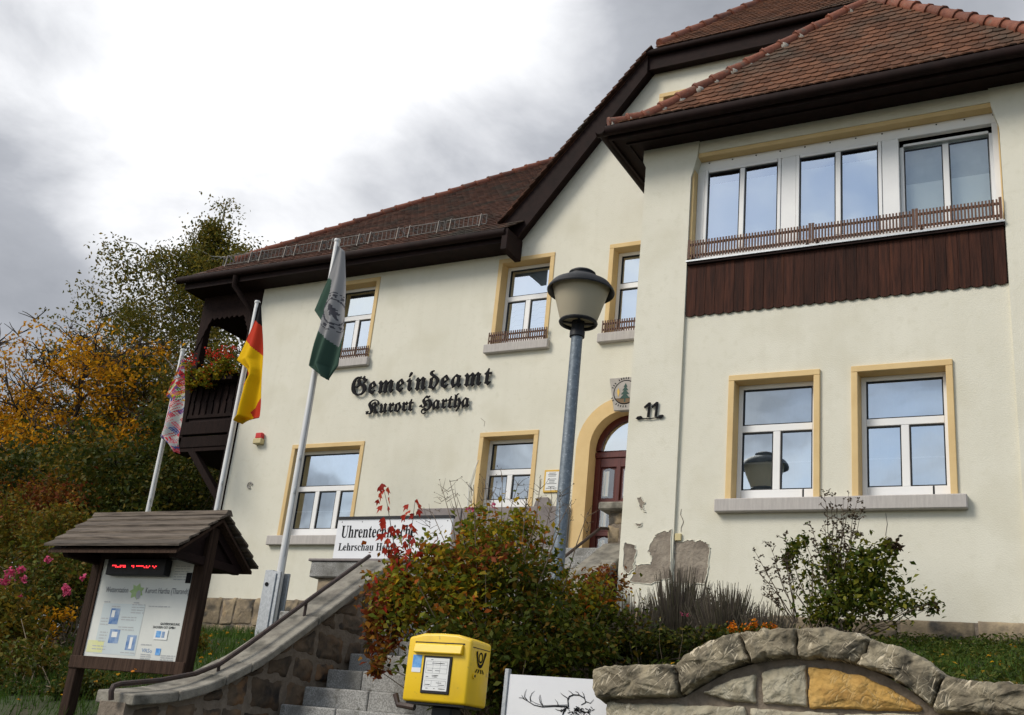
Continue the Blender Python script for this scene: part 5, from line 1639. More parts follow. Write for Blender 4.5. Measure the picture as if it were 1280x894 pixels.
def stairs():
    t = thing('stone_steps', 'granite steps with a curved stone side wall and dark handrail', 'steps', (SX, 7.5, .5))
    run, rise = .287, .176
    for k in range(-6, 7):
        y, z = 7.61 + run * k, 1.875 + rise * k
        c_ = -5.72 + .25 * math.sin(k * 2.7)
        for q0, q1 in ((SX + .005, c_ - .003), (c_ + .003, -4.95)):
            MB().box(q0, q1, y + .006 * math.sin(k * 5 + q0), y + run + .06, z - .17, z + .004 * math.sin(k * 3 + q1)).build('step', M['granite'], t, bevel=.014, seg=2)
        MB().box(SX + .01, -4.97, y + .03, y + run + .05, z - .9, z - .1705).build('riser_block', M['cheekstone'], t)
    ly = 7.61 + run * 7
    MB().box(SX - 1.9, -4.95, ly + .02, 12.6, 2.7, 1.875 + rise * 6 - .01).build('landing', M['granite'], t, bevel=.01)
    edge = [(168, 868.6), (196, 867), (226, 864), (258, 856), (285, 845), (310, 832), (335.6, 818), (400, 771), (464, 723), (492, 702)]
    C = [at_x(x, y, SX + .03) for x, y in edge]
    C = [(p[1], p[2]) for p in C]
    # smooth the curve
    S = []
    for i in range(len(C) - 1):
        p0, p1, p2, p3 = C[max(i - 1, 0)], C[i], C[i + 1], C[min(i + 2, len(C) - 1)]
        for j in range(6):
            u = j / 6
            S.append(tuple(.5 * (2 * p1[k] + (p2[k] - p0[k]) * u + (2 * p0[k] - 5 * p1[k] + 4 * p2[k] - p3[k]) * u * u + (3 * p1[k] - p0[k] - 3 * p2[k] + p3[k]) * u ** 3) for k in (0, 1)))
    S.append(C[-1])
    cheek = MB()
    x0, x1 = SX - .30, SX - .04
    for i in range(len(S) - 1):
        a, b = S[i], S[i + 1]
        cheek.add([(x, q[0], zz) for x in (x0, x1) for q, zz in ((a, -.1), (b, -.1), (b, b[1] - .06), (a, a[1] - .06))],
                  [(0, 1, 2, 3), (7, 6, 5, 4), (3, 2, 6, 7)])
    cheek.add([(x0, S[0][0], -.1), (x1, S[0][0], -.1), (x1, S[0][0], S[0][1] - .06), (x0, S[0][0], S[0][1] - .06)], [(0, 1, 2, 3)])
    ck = cheek.build('side_wall', M['rubble'], t); tag(ck, 'dark stone side wall sweeping down beside the steps')

    def zc(y):
        if y <= S[0][0]: return S[0][1]
        for a, b in zip(S, S[1:]):
            if a[0] <= y <= b[0]: return a[1] + (b[1] - a[1]) * (y - a[0]) / max(1e-6, b[0] - a[0])
        return S[-1][1]
    # coping slabs laid along the curve
    cuts = [0, 12, 24, 32, 42, len(S) - 1]
    for a, b in zip(cuts, cuts[1:]):
        cp = MB(); n = b - a
        X0, X1 = SX - .36, SX + .03
        for i in range(a, b + 1):
            e = .006 if i in (a, b) else 0
            y = S[i][0] + (e if i == a else -e)
            cp.v += [(X0, y, S[i][1] - .075), (X1, y, S[i][1] - .075), (X1, y, S[i][1]), (X0, y, S[i][1] + .015)]
        for i in range(n):
            for k in range(4): cp.f.append((4 * i + k, 4 * i + (k + 1) % 4, 4 * i + 4 + (k + 1) % 4, 4 * i + 4 + k))
        cp.f += [(0, 3, 2, 1), (4 * n, 4 * n + 1, 4 * n + 2, 4 * n + 3)]; cp.m = [0] * len(cp.f)
        cp.build('coping', M['concrete'], ck, bevel=.008)
    rg = random.Random(33)
    n = 0
    for q in courses(S[0][0] + .02, S[-1][0], .5, 4.2, .225, .20, .48, rg):
        ym = (q[0][0] + q[1][0]) / 2
        stair = 1.875 + rise * math.floor((ym - 7.61) / run)
        if max(p[1] for p in q) < stair - .15: continue
        cap = lambda y: zc(y) - .095
        if q[0][1] > cap(q[0][0]) and q[1][1] > cap(q[1][0]): continue
        q = [(y, min(z, cap(y))) for y, z in q]
        if max(q[2][1] - q[1][1], q[3][1] - q[0][1]) < .04: continue
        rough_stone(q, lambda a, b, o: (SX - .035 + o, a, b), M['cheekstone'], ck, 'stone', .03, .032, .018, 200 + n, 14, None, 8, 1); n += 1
    # handrail
    R = [at_x(x, y, SX - .14) for x, y in ((139, 875), (139, 864), (142, 857.5), (150, 855), (200, 850.5), (245, 842), (275, 830), (310, 806), (345, 780), (383, 752), (430, 718), (462, 695))]
    hr = MB().tube([tuple(p) for p in R], .020, 8).build('handrail', M['rust'], t, smooth=True)
    for px, py, qx, qy in ((274, 831, 274, 850), (383, 753, 382, 775)):
        a, b = at_x(px, py, SX - .14), at_x(qx, qy, SX - .14)
        MB().tube([tuple(a), (b[0], a[1], b[2] - .03)], .014, 6).build('rail_post', M['rust'], hr)


stairs()


def parapet():
    Y = 10.0
    t = thing('planter_wall', 'low stone wall with a grey granite slab beneath the white sign', 'wall', (-7.3, Y, 2.7))
    MB().box(-8.17, -6.30, Y, Y + .55, 3.365, 3.545).build('granite_slab', M['granite'], t, bevel=.012)
    MB().box(-8.20, -6.28, Y - .02, Y + .57, 3.546, 3.575).build('slab_edge', M['slab'], t, bevel=.006)
    MB().box(-8.03, -6.32, Y + .06, Y + .5, 2.3, 3.364).build('core', M['rubble'], t)
    rg = random.Random(8)
    for i, q in enumerate(courses(-8.08, -6.34, 2.4, 3.36, .24, .35, .6, rg)):
        rough_stone(q, lambda a, b, o: (a, Y + .055 - o, b), M['sandstone'], t, 'stone', .05, .02, .012, 300 + i, 14, None, 8)
    rough_stone([(-8.14, 2.95), (-7.6, 2.95), (-7.6, 3.13), (-8.14, 3.13)], lambda a, b, o: (a, Y + .0 - o, b), M['sandstone'], t, 'stone', .05, .02, .012, 330, 14, None, 8)
    s = thing('exhibition_sign', 'white sign with black serif lettering reading Uhrentechnische behind red leaves', 'sign', (-7.1, Y + .1, 3.58))
    tl, bl, tr = at(423, 651, Y + .08), at(416, 698, Y + .08), at(566, 646, Y + .08)
    x0, x1, z0, z1 = tl[0], tr[0], bl[2], (tl[2] + tr[2]) / 2
    pn = MB().box(x0, x1, Y + .08, Y + .11, z0, z1).build('panel', M['signwhite'], s)
    MB().box(x0 - .005, x1 + .005, Y + .065, Y + .125, z1 + .001, z1 + .03).build('top_rail', M['black'], s)
    MB().box(x0, x1, Y + .075, Y + .115, z0 - .035, z0 - .001).build('bottom_rail', M['black'], s)
    for x in (x0 + .12, (x0 + x1) / 2, x1 - .12): MB().box(x - .02, x + .02, Y + .111, Y + .14, 3.576, z1).build('leg', M['zinc'], s)
    h = z1 - z0
    write(to_serif('Uhrentechnische'), x0 + .07, z0 + .53 * h, Y + .078, .205, M['ink'], pn, 'lettering', x0 + .07 + 1.02, .001)
    write(to_serif('Lehrschau Henn'), x0 + .06, z0 + .20 * h, Y + .078, .125, M['ink'], pn, 'lettering', x0 + .06 + .78, .001)
    mb = MB()
    for x in np.linspace(x0 + .06, x1 - .06, 6): mb.tube([(x, Y + .0795, z1 - .03), (x, Y + .078, z1 - .03)], .008, 6)
    mb.build('screws', M['ink_grey'], pn)


parapet()


def door_steps():
    """flight in front of the door, mostly behind the shrub"""
    t = thing('door_steps', 'steps to the red door with a capped stone pier on the right', 'steps', (-6.95, 15.2, 3.6))
    for k in range(9):
        z = 3.14 + .178 * (k + 1)
        MB().box(-7.9, -6.66, 12.7 + .28 * k, 15.99 if k == 8 else 12.7 + .28 * (k + 1) + .05, z - .17, z).build('step', M['granite'], t, bevel=.012)
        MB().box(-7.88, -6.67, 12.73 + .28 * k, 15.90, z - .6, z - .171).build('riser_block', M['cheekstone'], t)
    pb = MB().box(-6.62, -6.27, 14.82, 15.3, 3.3, 5.26).build('pier', M['rubble'], t); tag(pb, 'short sandstone pier with a flat cap beside the door')
    rg = random.Random(14)
    for i, q in enumerate(courses(-6.64, -6.25, 4.3, 5.26, .27, .2, .45, rg)):
        rough_stone(q, lambda a, b, o: (a, 14.81 - o, b), M['sandstone'], pb, 'stone', .05, .025, .014, 400 + i, 14, None, 8)
    MB().box(-6.76, -6.16, 14.68, 15.42, 5.262, 5.38).build('cap', M['concrete'], pb, bevel=.02)
    # sloping coping beside the flight
    P = [(14.80, 4.78), (12.6, 3.50), (12.6, 3.36), (14.80, 4.62)]
    MB().prism([(-6.68, y, z) for y, z in P], (.52, 0, 0)).build('sloping_coping', M['concrete'], t, bevel=.015)
    Q = [(14.80, 4.62), (12.65, 3.36), (12.65, 2.8), (14.80, 2.8)]
    MB().prism([(-6.62, y, z) for y, z in Q], (.40, 0, 0)).build('side_wall', M['cheekstone'], t)
    MB().tube([(-6.62, 14.9, 5.02), (-6.66, 14.6, 4.96), (-6.66, 12.7, 3.85)], .022, 8).build('handrail', M['rust'], t, smooth=True)


door_steps()


# ------------------------------------------------------------------ plants
def leaf_cloud(name, P, lo, hi, mat, parent, rs, aspect=0.55, flat=0.3, hang=0.0):
    """one small folded face per leaf; flat turns leaves to the sky, hang lets their tips drop"""
    P = np.asarray(P); n = len(P)
    nr = rs.normal(size=(n, 3)); nr[:, 2] = np.abs(nr[:, 2]) + flat; nr /= np.linalg.norm(nr, axis=1)[:, None]
    ax = rs.normal(size=(n, 3)); ax[:, 2] -= hang; ax -= nr * (ax * nr).sum(1)[:, None]; ax /= np.linalg.norm(ax, axis=1)[:, None] + 1e-9
    sd = np.cross(nr, ax)
    L = rs.uniform(lo, hi, n)[:, None]
    V = np.stack([P - ax * L * .5, P + sd * L * aspect * .5 + nr * L * .10, P + ax * L * .5 - nr * L * .06, P - sd * L * aspect * .5 + nr * L * .10], 1)
    F = np.arange(4 * n).reshape(n, 4)
    return link(name, quad_mesh(name, V, F, mat), parent)


def clumped(c, r, n, rs, k=None, tight=0.28, shell=0.55):
    """points in an ellipsoid gathered into clumps, denser near its skin"""
    k = k or max(6, n // 45)
    d = rs.normal(size=(k, 3)); d /= np.linalg.norm(d, axis=1)[:, None]
    rad = rs.uniform(0.15, 1, k)[:, None] ** shell
    cc = d * rad
    w = rs.integers(0, k, n)
    q = cc[w] + rs.normal(size=(n, 3)) * tight * rs.uniform(.5, 1.2, k)[w][:, None]
    return np.asarray(c) + q * np.asarray(r)


def mpp(p): return float(np.dot(np.asarray(p) - EYE, AX_F)) / FPX


def ell(px, py, Y, rx, ry, deep=0.9):
    c = at(px, py, Y); k = mpp(c)
    return c, (rx * k, .5 * (rx + ry) * k * deep, ry * k)


def stems(name, lines, mat, parent, r=0.008, n=5):
    mb = MB()
    for L in lines:
        m = len(L)
        mb.tube(L, [r * (1 - .75 * i / (m - 1)) for i in range(m)], n, caps=False)
    return mb.build(name, mat, parent)


def wob(a, b, rs, n=5, amp=0.06, sag=0.0):
    a, b = np.asarray(a, float), np.asarray(b, float); L = np.linalg.norm(b - a)
    out = []
    for i in range(n):
        t = i / (n - 1); p = a + (b - a) * t
        if 0 < i < n - 1: p = p + rs.normal(size=3) * amp * L
        p = p + np.array([0, 0, sag * L * 4 * t * (1 - t)])
        out.append(tuple(p))
    return out


def tree(name, label, base, h, R, leafm, barkm, n_leaf, leaf, seed, crown0=0.3, droop=0.0, n_main=13, sub=6, sigma=0.09, bare=0.0, lean=(0, 0), trunk_r=None, aspect=.55, group='trees beside and behind the house'):
    rs = np.random.default_rng(seed)
    base = np.asarray(base, float)
    t = thing(name, label, 'tree', tuple(base), group)
    tr = trunk_r or h * .016
    T = []
    for i in range(9):
        s = i / 8
        T.append(base + np.array([lean[0] * h * s + rs.normal() * .012 * h * (i > 0), lean[1] * h * s + rs.normal() * .012 * h * (i > 0), h * .95 * s]))
    mb = MB(); mb.tube([tuple(p) for p in T], [tr * (1 - .86 * i / 8) for i in range(9)], 9)
    tips = []
    ph = rs.uniform(0, 6.28)

    def on_trunk(s):
        k = min(7, int(s * 8)); f = s * 8 - k
        return T[k] * (1 - f) + T[k + 1] * f
    for i in range(n_main):
        s = crown0 + (1 - crown0) * (i + .5) / n_main
        e = (s - crown0) / (1 - crown0)
        rad = R * max(.16, math.sin(math.pi * min(1, .22 + .74 * e))) * rs.uniform(.75, 1.15)
        a = ph + i * 2.39996
        st = on_trunk(s * .92)
        up = rs.uniform(.25, .7) * rad * (1 if droop < .3 else .9)
        en = st + np.array([math.cos(a) * rad, math.sin(a) * rad, up])
        L = wob(st, en, rs, 6, .05, .05)
        mb.tube(L, [tr * .42 * (1 - e * .5) * (1 - .8 * k / 5) for k in range(6)], 6, caps=False)
        for j in range(sub):
            k = 1 + int(rs.integers(0, 5)); p = np.asarray(L[k])
            d = rs.normal(size=3); d[2] = abs(d[2]) * .6 - droop * 1.2; d += .6 * np.array([math.cos(a), math.sin(a), 0]); d /= np.linalg.norm(d)
            q = p + d * rad * rs.uniform(.25, .55)
            B = wob(p, q, rs, 4, .07, 0)
            mb.tube(B, [tr * .12, tr * .09, tr * .06, tr * .02], 4, caps=False)
            tips += [(np.asarray(B[2]), e), (np.asarray(B[3]), e)]
            if bare:
                for _ in range(5):
                    dd = rs.normal(size=3); dd[2] = abs(dd[2]); dd /= np.linalg.norm(dd)
                    mb.tube([tuple(q), tuple(q + dd * rad * .16), tuple(q + dd * rad * .24 + rs.normal(size=3) * .04)], [tr * .10, tr * .08, tr * .05], 3, caps=False)
        tips.append((en, e))
    tips += [(T[8], .9), (T[8], .9), (T[7], .85)]
    mb.build('trunk', barkm, t, smooth=True)
    C = np.array([p for p, e in tips]); E_ = np.array([e for p, e in tips])
    wgt = (1 - bare * E_); wgt = np.clip(wgt, .05, 1); wgt /= wgt.sum()
    w = rs.choice(len(C), n_leaf, p=wgt)
    sp = rs.normal(size=(n_leaf, 3)) * sigma * R * rs.uniform(.6, 1.4, len(C))[w][:, None]
    if droop: sp[:, 2] = -np.abs(sp[:, 2]) * (1 + 3.2 * droop)
    leaf_cloud('crown', C[w] + sp, leaf[0], leaf[1], leafm, t, rs, aspect, .2, droop * 2)
    return t


def on_ground(px, py, Y):
    p = at(px, py, Y)
    return (p[0], Y, ground_z(p[0], Y) - .1)


tree('autumn_tree', 'yellow orange autumn tree with bare upper twigs at the far left', on_ground(52, 700, 22), 10.8, 3.9, M['lf_orange'], M['bark'], 17000, (.10, .19), 3, .24, .1, 17, 10, .085, .92)
tree('birch_tree', 'tall slender birch with drooping olive foliage rising above the balcony', on_ground(206, 600, 27), 18.2, 4.1, M['lf_birch'], M['birch_bark'], 80000, (.09, .17), 11, .24, .5, 22, 10, .085, 0, (.0, 0), .17)
tree('olive_tree', 'olive green tree between the autumn tree and the birch', on_ground(140, 600, 24.5), 11.6, 3.4, M['lf_mixed'], M['bark'], 17000, (.10, .18), 23, .20, .3, 15, 8, .085)
tree('dark_tree', 'dark green broad tree directly behind the left flagpole', on_ground(222, 640, 21.5), 7.4, 2.9, M['lf_dark'], M['bark'], 13000, (.10, .20), 31, .12, .1, 13, 8, .12)
tree('dark_tree', 'dark green low tree under the yellow leaves at far left', on_ground(60, 690, 19.0), 5.6, 3.0, M['lf_dark'], M['bark'], 12000, (.10, .19), 37, .10, .1, 12, 8, .12)
tree('dark_tree', 'dark green small tree behind the information board roof', on_ground(140, 690, 17.0), 4.9, 2.3, M['lf_dark'], M['bark'], 11000, (.09, .17), 41, .10, .1, 12, 8, .12)
tree('dark_tree', 'dark green tree below the timber balcony', on_ground(262, 640, 24.0), 7.0, 3.0, M['lf_dark'], M['bark'], 11000, (.11, .20), 47, .12, .1, 12, 8, .12)
tree('ochre_tree', 'loose ochre and olive tree at the left edge behind the autumn tree', on_ground(0, 680, 27.0), 10.0, 4.2, M['lf_mixed'], M['bark'], 14000, (.14, .25), 53, .2, .2, 13, 8, .11)


def shrub(name, label, cat, parts, stem_to, base, stemm, group=None, seed=1, stem_r=.010):
    """parts: (leaf part name, ellipsoid, count, size, material, tightness)"""
    rs = np.random.default_rng(seed)
    t = thing(name, label, cat, base, group)
    tot = []
    for nm, (c, r), n, sz, mat, tight in parts:
        P = clumped(c, r, n, rs, None, tight)
        leaf_cloud(nm, P, sz[0], sz[1], mat, t, rs, .58, .35, .3)
        tot.append(P[rs.integers(0, n, max(3, n // 260))])
    L = []
    for q in np.concatenate(tot):
        b = np.asarray(base) + rs.normal(size=3) * np.array([.10, .10, 0])
        L.append(wob(b, q, rs, 5, .035, .03))
    for q in stem_to: L.append(wob(np.asarray(base) + rs.normal(size=3) * np.array([.1, .1, 0]), q, rs, 6, .02, .02))
    stems('stems', L, stemm, t, stem_r)
    return t


# large shrub over the steps
sb = on_ground(640, 860, 8.1)
rs0 = np.random.default_rng(77)
twigs = [tuple(at(x, y, 8.3 + .3 * rs0.normal())) for x, y in ((553, 612), (562, 600), (570, 618), (592, 606), (606, 598), (615, 612), (628, 596), (648, 604), (660, 612), (676, 600), (690, 622), (715, 625), (540, 640), (735, 640), (700, 612))]
big = shrub('garden_shrub', 'large autumn shrub with green yellow and red leaves covering the steps', 'shrub', [
    ('foliage', ell(560, 742, 7.8, 92, 66), 3900, (.040, .085), M['lf_shrub'], .22),
    ('foliage', ell(624, 688, 8.2, 68, 58), 3000, (.035, .075), M['lf_shrub'], .22),
    ('foliage', ell(698, 752, 8.5, 76, 46), 2600, (.035, .070), M['lf_shrub'], .24),
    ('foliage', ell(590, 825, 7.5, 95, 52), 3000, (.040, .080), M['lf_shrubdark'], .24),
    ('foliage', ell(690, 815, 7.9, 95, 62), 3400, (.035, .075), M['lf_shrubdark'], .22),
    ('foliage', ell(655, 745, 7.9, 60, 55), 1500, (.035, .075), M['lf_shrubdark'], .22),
    ('red_foliage', ell(490, 745, 7.7, 36, 52), 620, (.05, .095), M['lf_rust'], .24),
    ('red_foliage', ell(590, 700, 7.9, 70, 46), 330, (.045, .085), M['lf_rust'], .24),
    ('red_foliage', ell(476, 800, 7.6, 24, 40), 420, (.05, .09), M['lf_rust'], .24),
    ('brown_foliage', ell(752, 738, 8.9, 36, 26), 800, (.03, .06), M['lf_rust'], .24),
], twigs, sb, M['stem'], None, 5, .011)
# fine bare twigs with buds at the crown of the shrub
rs = np.random.default_rng(4)
L = []; B = []
for q in twigs:
    q = np.asarray(q)
    for k in range(9):
        d = rs.normal(size=3); d[2] = abs(d[2]) + .3; d /= np.linalg.norm(d); s = q - np.array([0, 0, rs.uniform(0, .22)])
        e = s + d * rs.uniform(.05, .16); L.append([tuple(s), tuple((s + e) / 2 + rs.normal(size=3) * .008), tuple(e)]); B.append(e)
tag(stems('twigs', L, M['stem'], big, .0035, 3), kind='stuff')
leaf_cloud('buds', np.array(B), .008, .018, M['lf_dry'], big, rs, .8)
P = np.concatenate([np.array([at(x, y, 7.9)] * 12) + rs.normal(size=(12, 3)) * .013 for x, y in ((588, 637), (617, 630))])
leaf_cloud('rose_blossoms', P, .02, .04, M['pink'], big, rs, .9)

# young shoots with scarlet leaves
rd = thing('red_shoots', 'two young shoots with scarlet leaves in front of the white sign', 'sapling', on_ground(492, 800, 7.55))
rs = np.random.default_rng(9)
sh = [[(488, 800), (492, 760), (496, 720), (494, 690), (489, 660), (484, 630), (478, 604)], [(492, 780), (505, 730), (512, 700), (512, 675), (516, 650), (519, 625)], [(488, 790), (478, 760), (470, 735), (466, 715)]]
stems('stems', [[tuple(at(x, y, 7.55)) for x, y in s] for s in sh], M['rust'], rd, .007, 5)
lp = [(478, 604), (473, 609), (484, 608), (476, 617), (481, 614), (472, 624), (487, 622), (480, 632), (484, 634), (476, 646), (482, 652), (489, 655), (494, 660), (479, 668), (486, 672), (492, 676), (480, 683), (500, 684), (487, 694), (496, 696), (490, 705), (499, 708), (487, 716), (495, 722),
      (519, 622), (512, 627), (524, 626), (514, 636), (522, 634), (508, 643), (518, 645), (503, 655), (514, 654), (511, 668), (517, 672), (505, 678), (513, 684), (519, 690), (508, 695), (516, 702), (503, 712), (510, 716), (466, 718), (471, 724), (463, 730), (474, 734), (468, 742), (478, 748), (497, 732), (505, 738), (490, 745), (482, 758)]
V, F = [], []
for x, y in lp:
    for q in range(2 if y > 650 else 1):
        p = at(x + rs.normal() * 1.6, y + rs.normal() * 1.6, 7.55 + rs.normal() * .06)
        L_ = rs.uniform(.055, .10)
        d = np.array([rs.normal() * .5, rs.normal() * .4, -1.0]); d /= np.linalg.norm(d); s = np.cross(d, np.array([rs.normal() * .4, -1, .2])); s /= np.linalg.norm(s); nn = np.cross(s, d)
        o = len(V)                                                     # three-pointed drooping leaf
        for u, w, f in ((0, 0, 0), (.30, .30, .06), (.62, .42, .0), (.55, .16, .03), (1.0, 0, -.06), (.55, -.16, .03), (.62, -.42, .0), (.30, -.30, .06)):
            V.append(tuple(p + d * L_ * u + s * L_ * w + nn * L_ * f))
        F += [(o, o + 1, o + 3), (o + 1, o + 2, o + 3), (o, o + 3, o + 5), (o + 3, o + 4, o + 5), (o, o + 5, o + 7), (o + 5, o + 6, o + 7)]
MB().add(V, F).build('leaves', M['lf_red'], rd)

# bushes left of the information board
shrub('rose_bush', 'overgrown rose bush with pink blooms left of the information board', 'rose bush', [
    ('foliage', ell(40, 770, 10.5, 85, 85), 6500, (.05, .10), M['lf_rose'], .20),
    ('foliage', ell(60, 860, 9.6, 80, 55), 3600, (.05, .10), M['lf_rose'], .20),
    ('foliage', ell(95, 720, 11.0, 45, 50), 2600, (.05, .09), M['lf_rose'], .20),
    ('foliage', ell(45, 885, 8.2, 70, 28), 2400, (.04, .08), M['lf_dark'], .20),
    ('yellow_foliage', ell(55, 765, 10.2, 45, 30), 260, (.05, .09), M['lf_orange'], .22),
], [], on_ground(60, 880, 10.5), M['stem'], None, 21, .012)
rs = np.random.default_rng(6)
for x, y, r, n in ((14, 716, 7, 46), (6, 726, 7, 40), (26, 712, 5, 34), (30, 724, 5, 30), (59, 700, 4, 30), (82, 736, 5, 38), (84, 742, 4, 24), (24, 746, 3, 16), (72, 800, 6, 26), (34, 768, 3, 12), (24, 880, 4, 20), (103, 722, 3, 14)):
    c = at(x, y, 9.6 if y < 790 else 8.9); k = mpp(c)
    o = leaf_cloud('rose_bloom', c + rs.normal(size=(n, 3)) * r * k * .45, .03, .06, M['pink'] if y < 760 or y > 870 else M['lf_dry'], None, rs, .9)
    tag(o, {(14, 716): 'pink rose cluster, largest of those left of the board', (6, 726): 'pink rose cluster at the very left edge', (26, 712): 'pink rose bloom just above the largest cluster', (30, 724): 'pink rose bloom right of the largest cluster',
            (59, 700): 'single pink rose highest on the bush beside the board roof', (82, 736): 'bright pink rose nearest the left post of the board', (84, 742): 'pink rose petals hanging below the rose nearest the board',
            (24, 746): 'small pink rose below the large cluster', (72, 800): 'withered brown rose head low on the bush', (34, 768): 'tiny withered rose in the middle of the bush', (24, 880): 'pink rose near the ground at the lower left corner', (103, 722): 'small pink rose just left of the board post'}[(x, y)], 'rose', 'roses on the bush')
shrub('autumn_shrub', 'russet autumn shrub behind the rose bush at the left edge', 'shrub', [
    ('foliage', ell(40, 640, 15.0, 80, 42), 3600, (.07, .13), M['lf_rust'], .22),
    ('foliage', ell(75, 665, 13.5, 55, 35), 2600, (.06, .11), M['lf_mixed'], .22),
    ('foliage', ell(10, 670, 14.0, 45, 45), 2200, (.06, .12), M['lf_mixed'], .22),
], [], on_ground(45, 720, 14.5), M['stem'], None, 22)
shrub('dark_shrub', 'dark green shrub behind the posts of the information board', 'shrub', [
    ('foliage', ell(170, 640, 16.2, 75, 55), 5200, (.07, .13), M['lf_dark'], .22),
    ('foliage', ell(225, 620, 17.2, 55, 60), 4200, (.07, .13), M['lf_dark'], .22),
    ('foliage', ell(110, 600, 17.5, 60, 60), 3800, (.07, .14), M['lf_mixed'], .22),
    ('foliage', ell(130, 720, 14.0, 45, 60), 3000, (.06, .11), M['lf_dark'], .22),
], [], on_ground(170, 700, 16.3), M['stem'], None, 24)
shrub('bank_shrub', 'dense leafy bank of low shrubs at the lower left corner', 'shrub', [
    ('foliage', ell(30, 850, 8.6, 70, 45), 3200, (.045, .09), M['lf_rose'], .22),
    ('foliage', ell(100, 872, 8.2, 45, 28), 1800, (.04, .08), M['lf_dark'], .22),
    ('foliage', ell(10, 790, 9.4, 45, 50), 2400, (.05, .09), M['lf_mixed'], .22),
], [], on_ground(40, 885, 8.4), M['stem'], None, 27)
shrub('low_shrub', 'dark leafy undergrowth under the information board panel', 'shrub', [
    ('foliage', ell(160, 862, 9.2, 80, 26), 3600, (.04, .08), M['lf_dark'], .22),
    ('foliage', ell(235, 800, 10.5, 30, 22), 900, (.04, .07), M['lf_mixed'], .22),
], [], on_ground(170, 890, 9.0), M['stem'], None, 25)


# lavender: stiff dark stalks
def lavender(px, w, ytop, Y, n, label, seed):
    rs = np.random.default_rng(seed)
    b = on_ground(px, 820, Y)
    k = mpp(b); R = w * k
    top = at(px, ytop, Y)[2]
    t = thing('lavender', label, 'lavender', b, 'lavender clumps in the bed')
    V = []
    for i in range(n):
        a = rs.uniform(0, 6.28); r = math.sqrt(rs.uniform(0, 1))
        p0 = np.array([b[0] + math.cos(a) * r * R * .35, Y + math.sin(a) * r * R * .35, b[2]])
        h = (top - b[2]) * (1.03 - .34 * r * r) * rs.uniform(.62, 1.0)
        p1 = np.array([b[0] + math.cos(a) * r * R + rs.normal() * .07, Y + math.sin(a) * r * R + rs.normal() * .05, b[2] + h])
        for s, (f0, f1, w0, w1) in enumerate(((0, .82, .0020, .0016), (.78, 1.0, .0042, .0018))):
            q0, q1 = p0 + (p1 - p0) * f0, p0 + (p1 - p0) * f1
            for d in (np.array([1, .2, 0]), np.array([-.2, 1, 0])):
                V += [q0 - d * w0, q0 + d * w0, q1 + d * w1, q1 - d * w1]
    V = np.array(V); link('stalks', quad_mesh('stalks', V, np.arange(len(V)).reshape(-1, 4), M['lavender']), t)
    P = clumped((b[0], Y, b[2] + .25), (R * .9, R * .8, .34), 1100, rs, None, .25)
    leaf_cloud('foliage', P, .03, .07, M['lavender'], t, rs, .16, 0, -1.5)


lavender(722, 32, 762, 9.6, 320, 'sparse lavender clump nearest the big shrub', 61)
lavender(790, 48, 738, 10.0, 760, 'dark lavender clump below the bare plaster patch', 62)
lavender(850, 50, 706, 10.3, 900, 'tallest lavender clump in front of the bay wall', 63)
lavender(908, 45, 726, 10.0, 700, 'lavender clump left of the leafy mallow', 64)
lavender(958, 34, 752, 9.7, 420, 'small lavender clump touching the mallow stalks', 65)
shrub('bed_plants', 'dark green low plants between the shrub and the arched wall', 'plants', [
    ('foliage', ell(745, 795, 8.6, 60, 40), 2600, (.03, .06), M['lf_shrubdark'], .22),
    ('foliage', ell(820, 812, 8.8, 60, 26), 1800, (.03, .06), M['lf_dark'], .22),
    ('foliage', ell(900, 800, 8.9, 50, 20), 1200, (.03, .055), M['lf_dark'], .22),
], [], on_ground(790, 830, 8.7), M['stem'], None, 26)

# mallow by the bay
my = 12.7
mb_ = on_ground(1035, 790, my)
mc = lambda x, y: (940 + x / 4.47, 600 + y / 4.47)
ends1 = [mc(*q) for q in ((10, 385), (25, 495), (60, 610), (100, 365), (130, 450), (185, 310), (165, 400), (75, 640), (200, 420))]
ends2 = [mc(*q) for q in ((398, 55), (462, 85), (440, 130), (540, 70), (510, 100), (590, 110), (320, 235), (335, 330), (405, 230), (500, 190), (585, 200), (610, 170), (560, 290), (470, 240), (350, 430))]
mal = shrub('mallow_bush', 'leafy dark green mallow with tall dry stalks against the bay wall', 'shrub', [
    ('foliage', ell(*mc(245, 430), my, 17, 30), 259, (0.043, 0.088), M['lf_mallow'], .36),
    ('foliage', ell(*mc(255, 530), my, 16, 34), 140, (0.037, 0.075), M['lf_mallow'], .36),
    ('foliage', ell(*mc(430, 440), my, 14, 32), 216, (0.037, 0.082), M['lf_mallow'], .36),
    ('foliage', ell(*mc(500, 560), my, 32, 38), 669, (0.043, 0.095), M['lf_mallow'], .36),
    ('foliage', ell(*mc(690, 500), my, 32, 36), 777, (0.050, 0.109), M['lf_mallow'], .36),
    ('foliage', ell(*mc(620, 660), my - .1, 56, 36), 1080, (0.043, 0.095), M['lf_mallow'], .36),
    ('foliage', ell(*mc(420, 730), my - .1, 42, 22), 669, (0.037, 0.082), M['lf_mallow'], .36),
    ('foliage', ell(*mc(850, 720), my, 30, 16), 118, (0.037, 0.082), M['lf_mallow'], .36),
    ('foliage', ell(*mc(1000, 710), my, 12, 8), 43, (0.037, 0.082), M['lf_mallow'], .36),
], [], mb_, M['stem'], None, 31, .012)
rs = np.random.default_rng(15)
L = []; heads = []
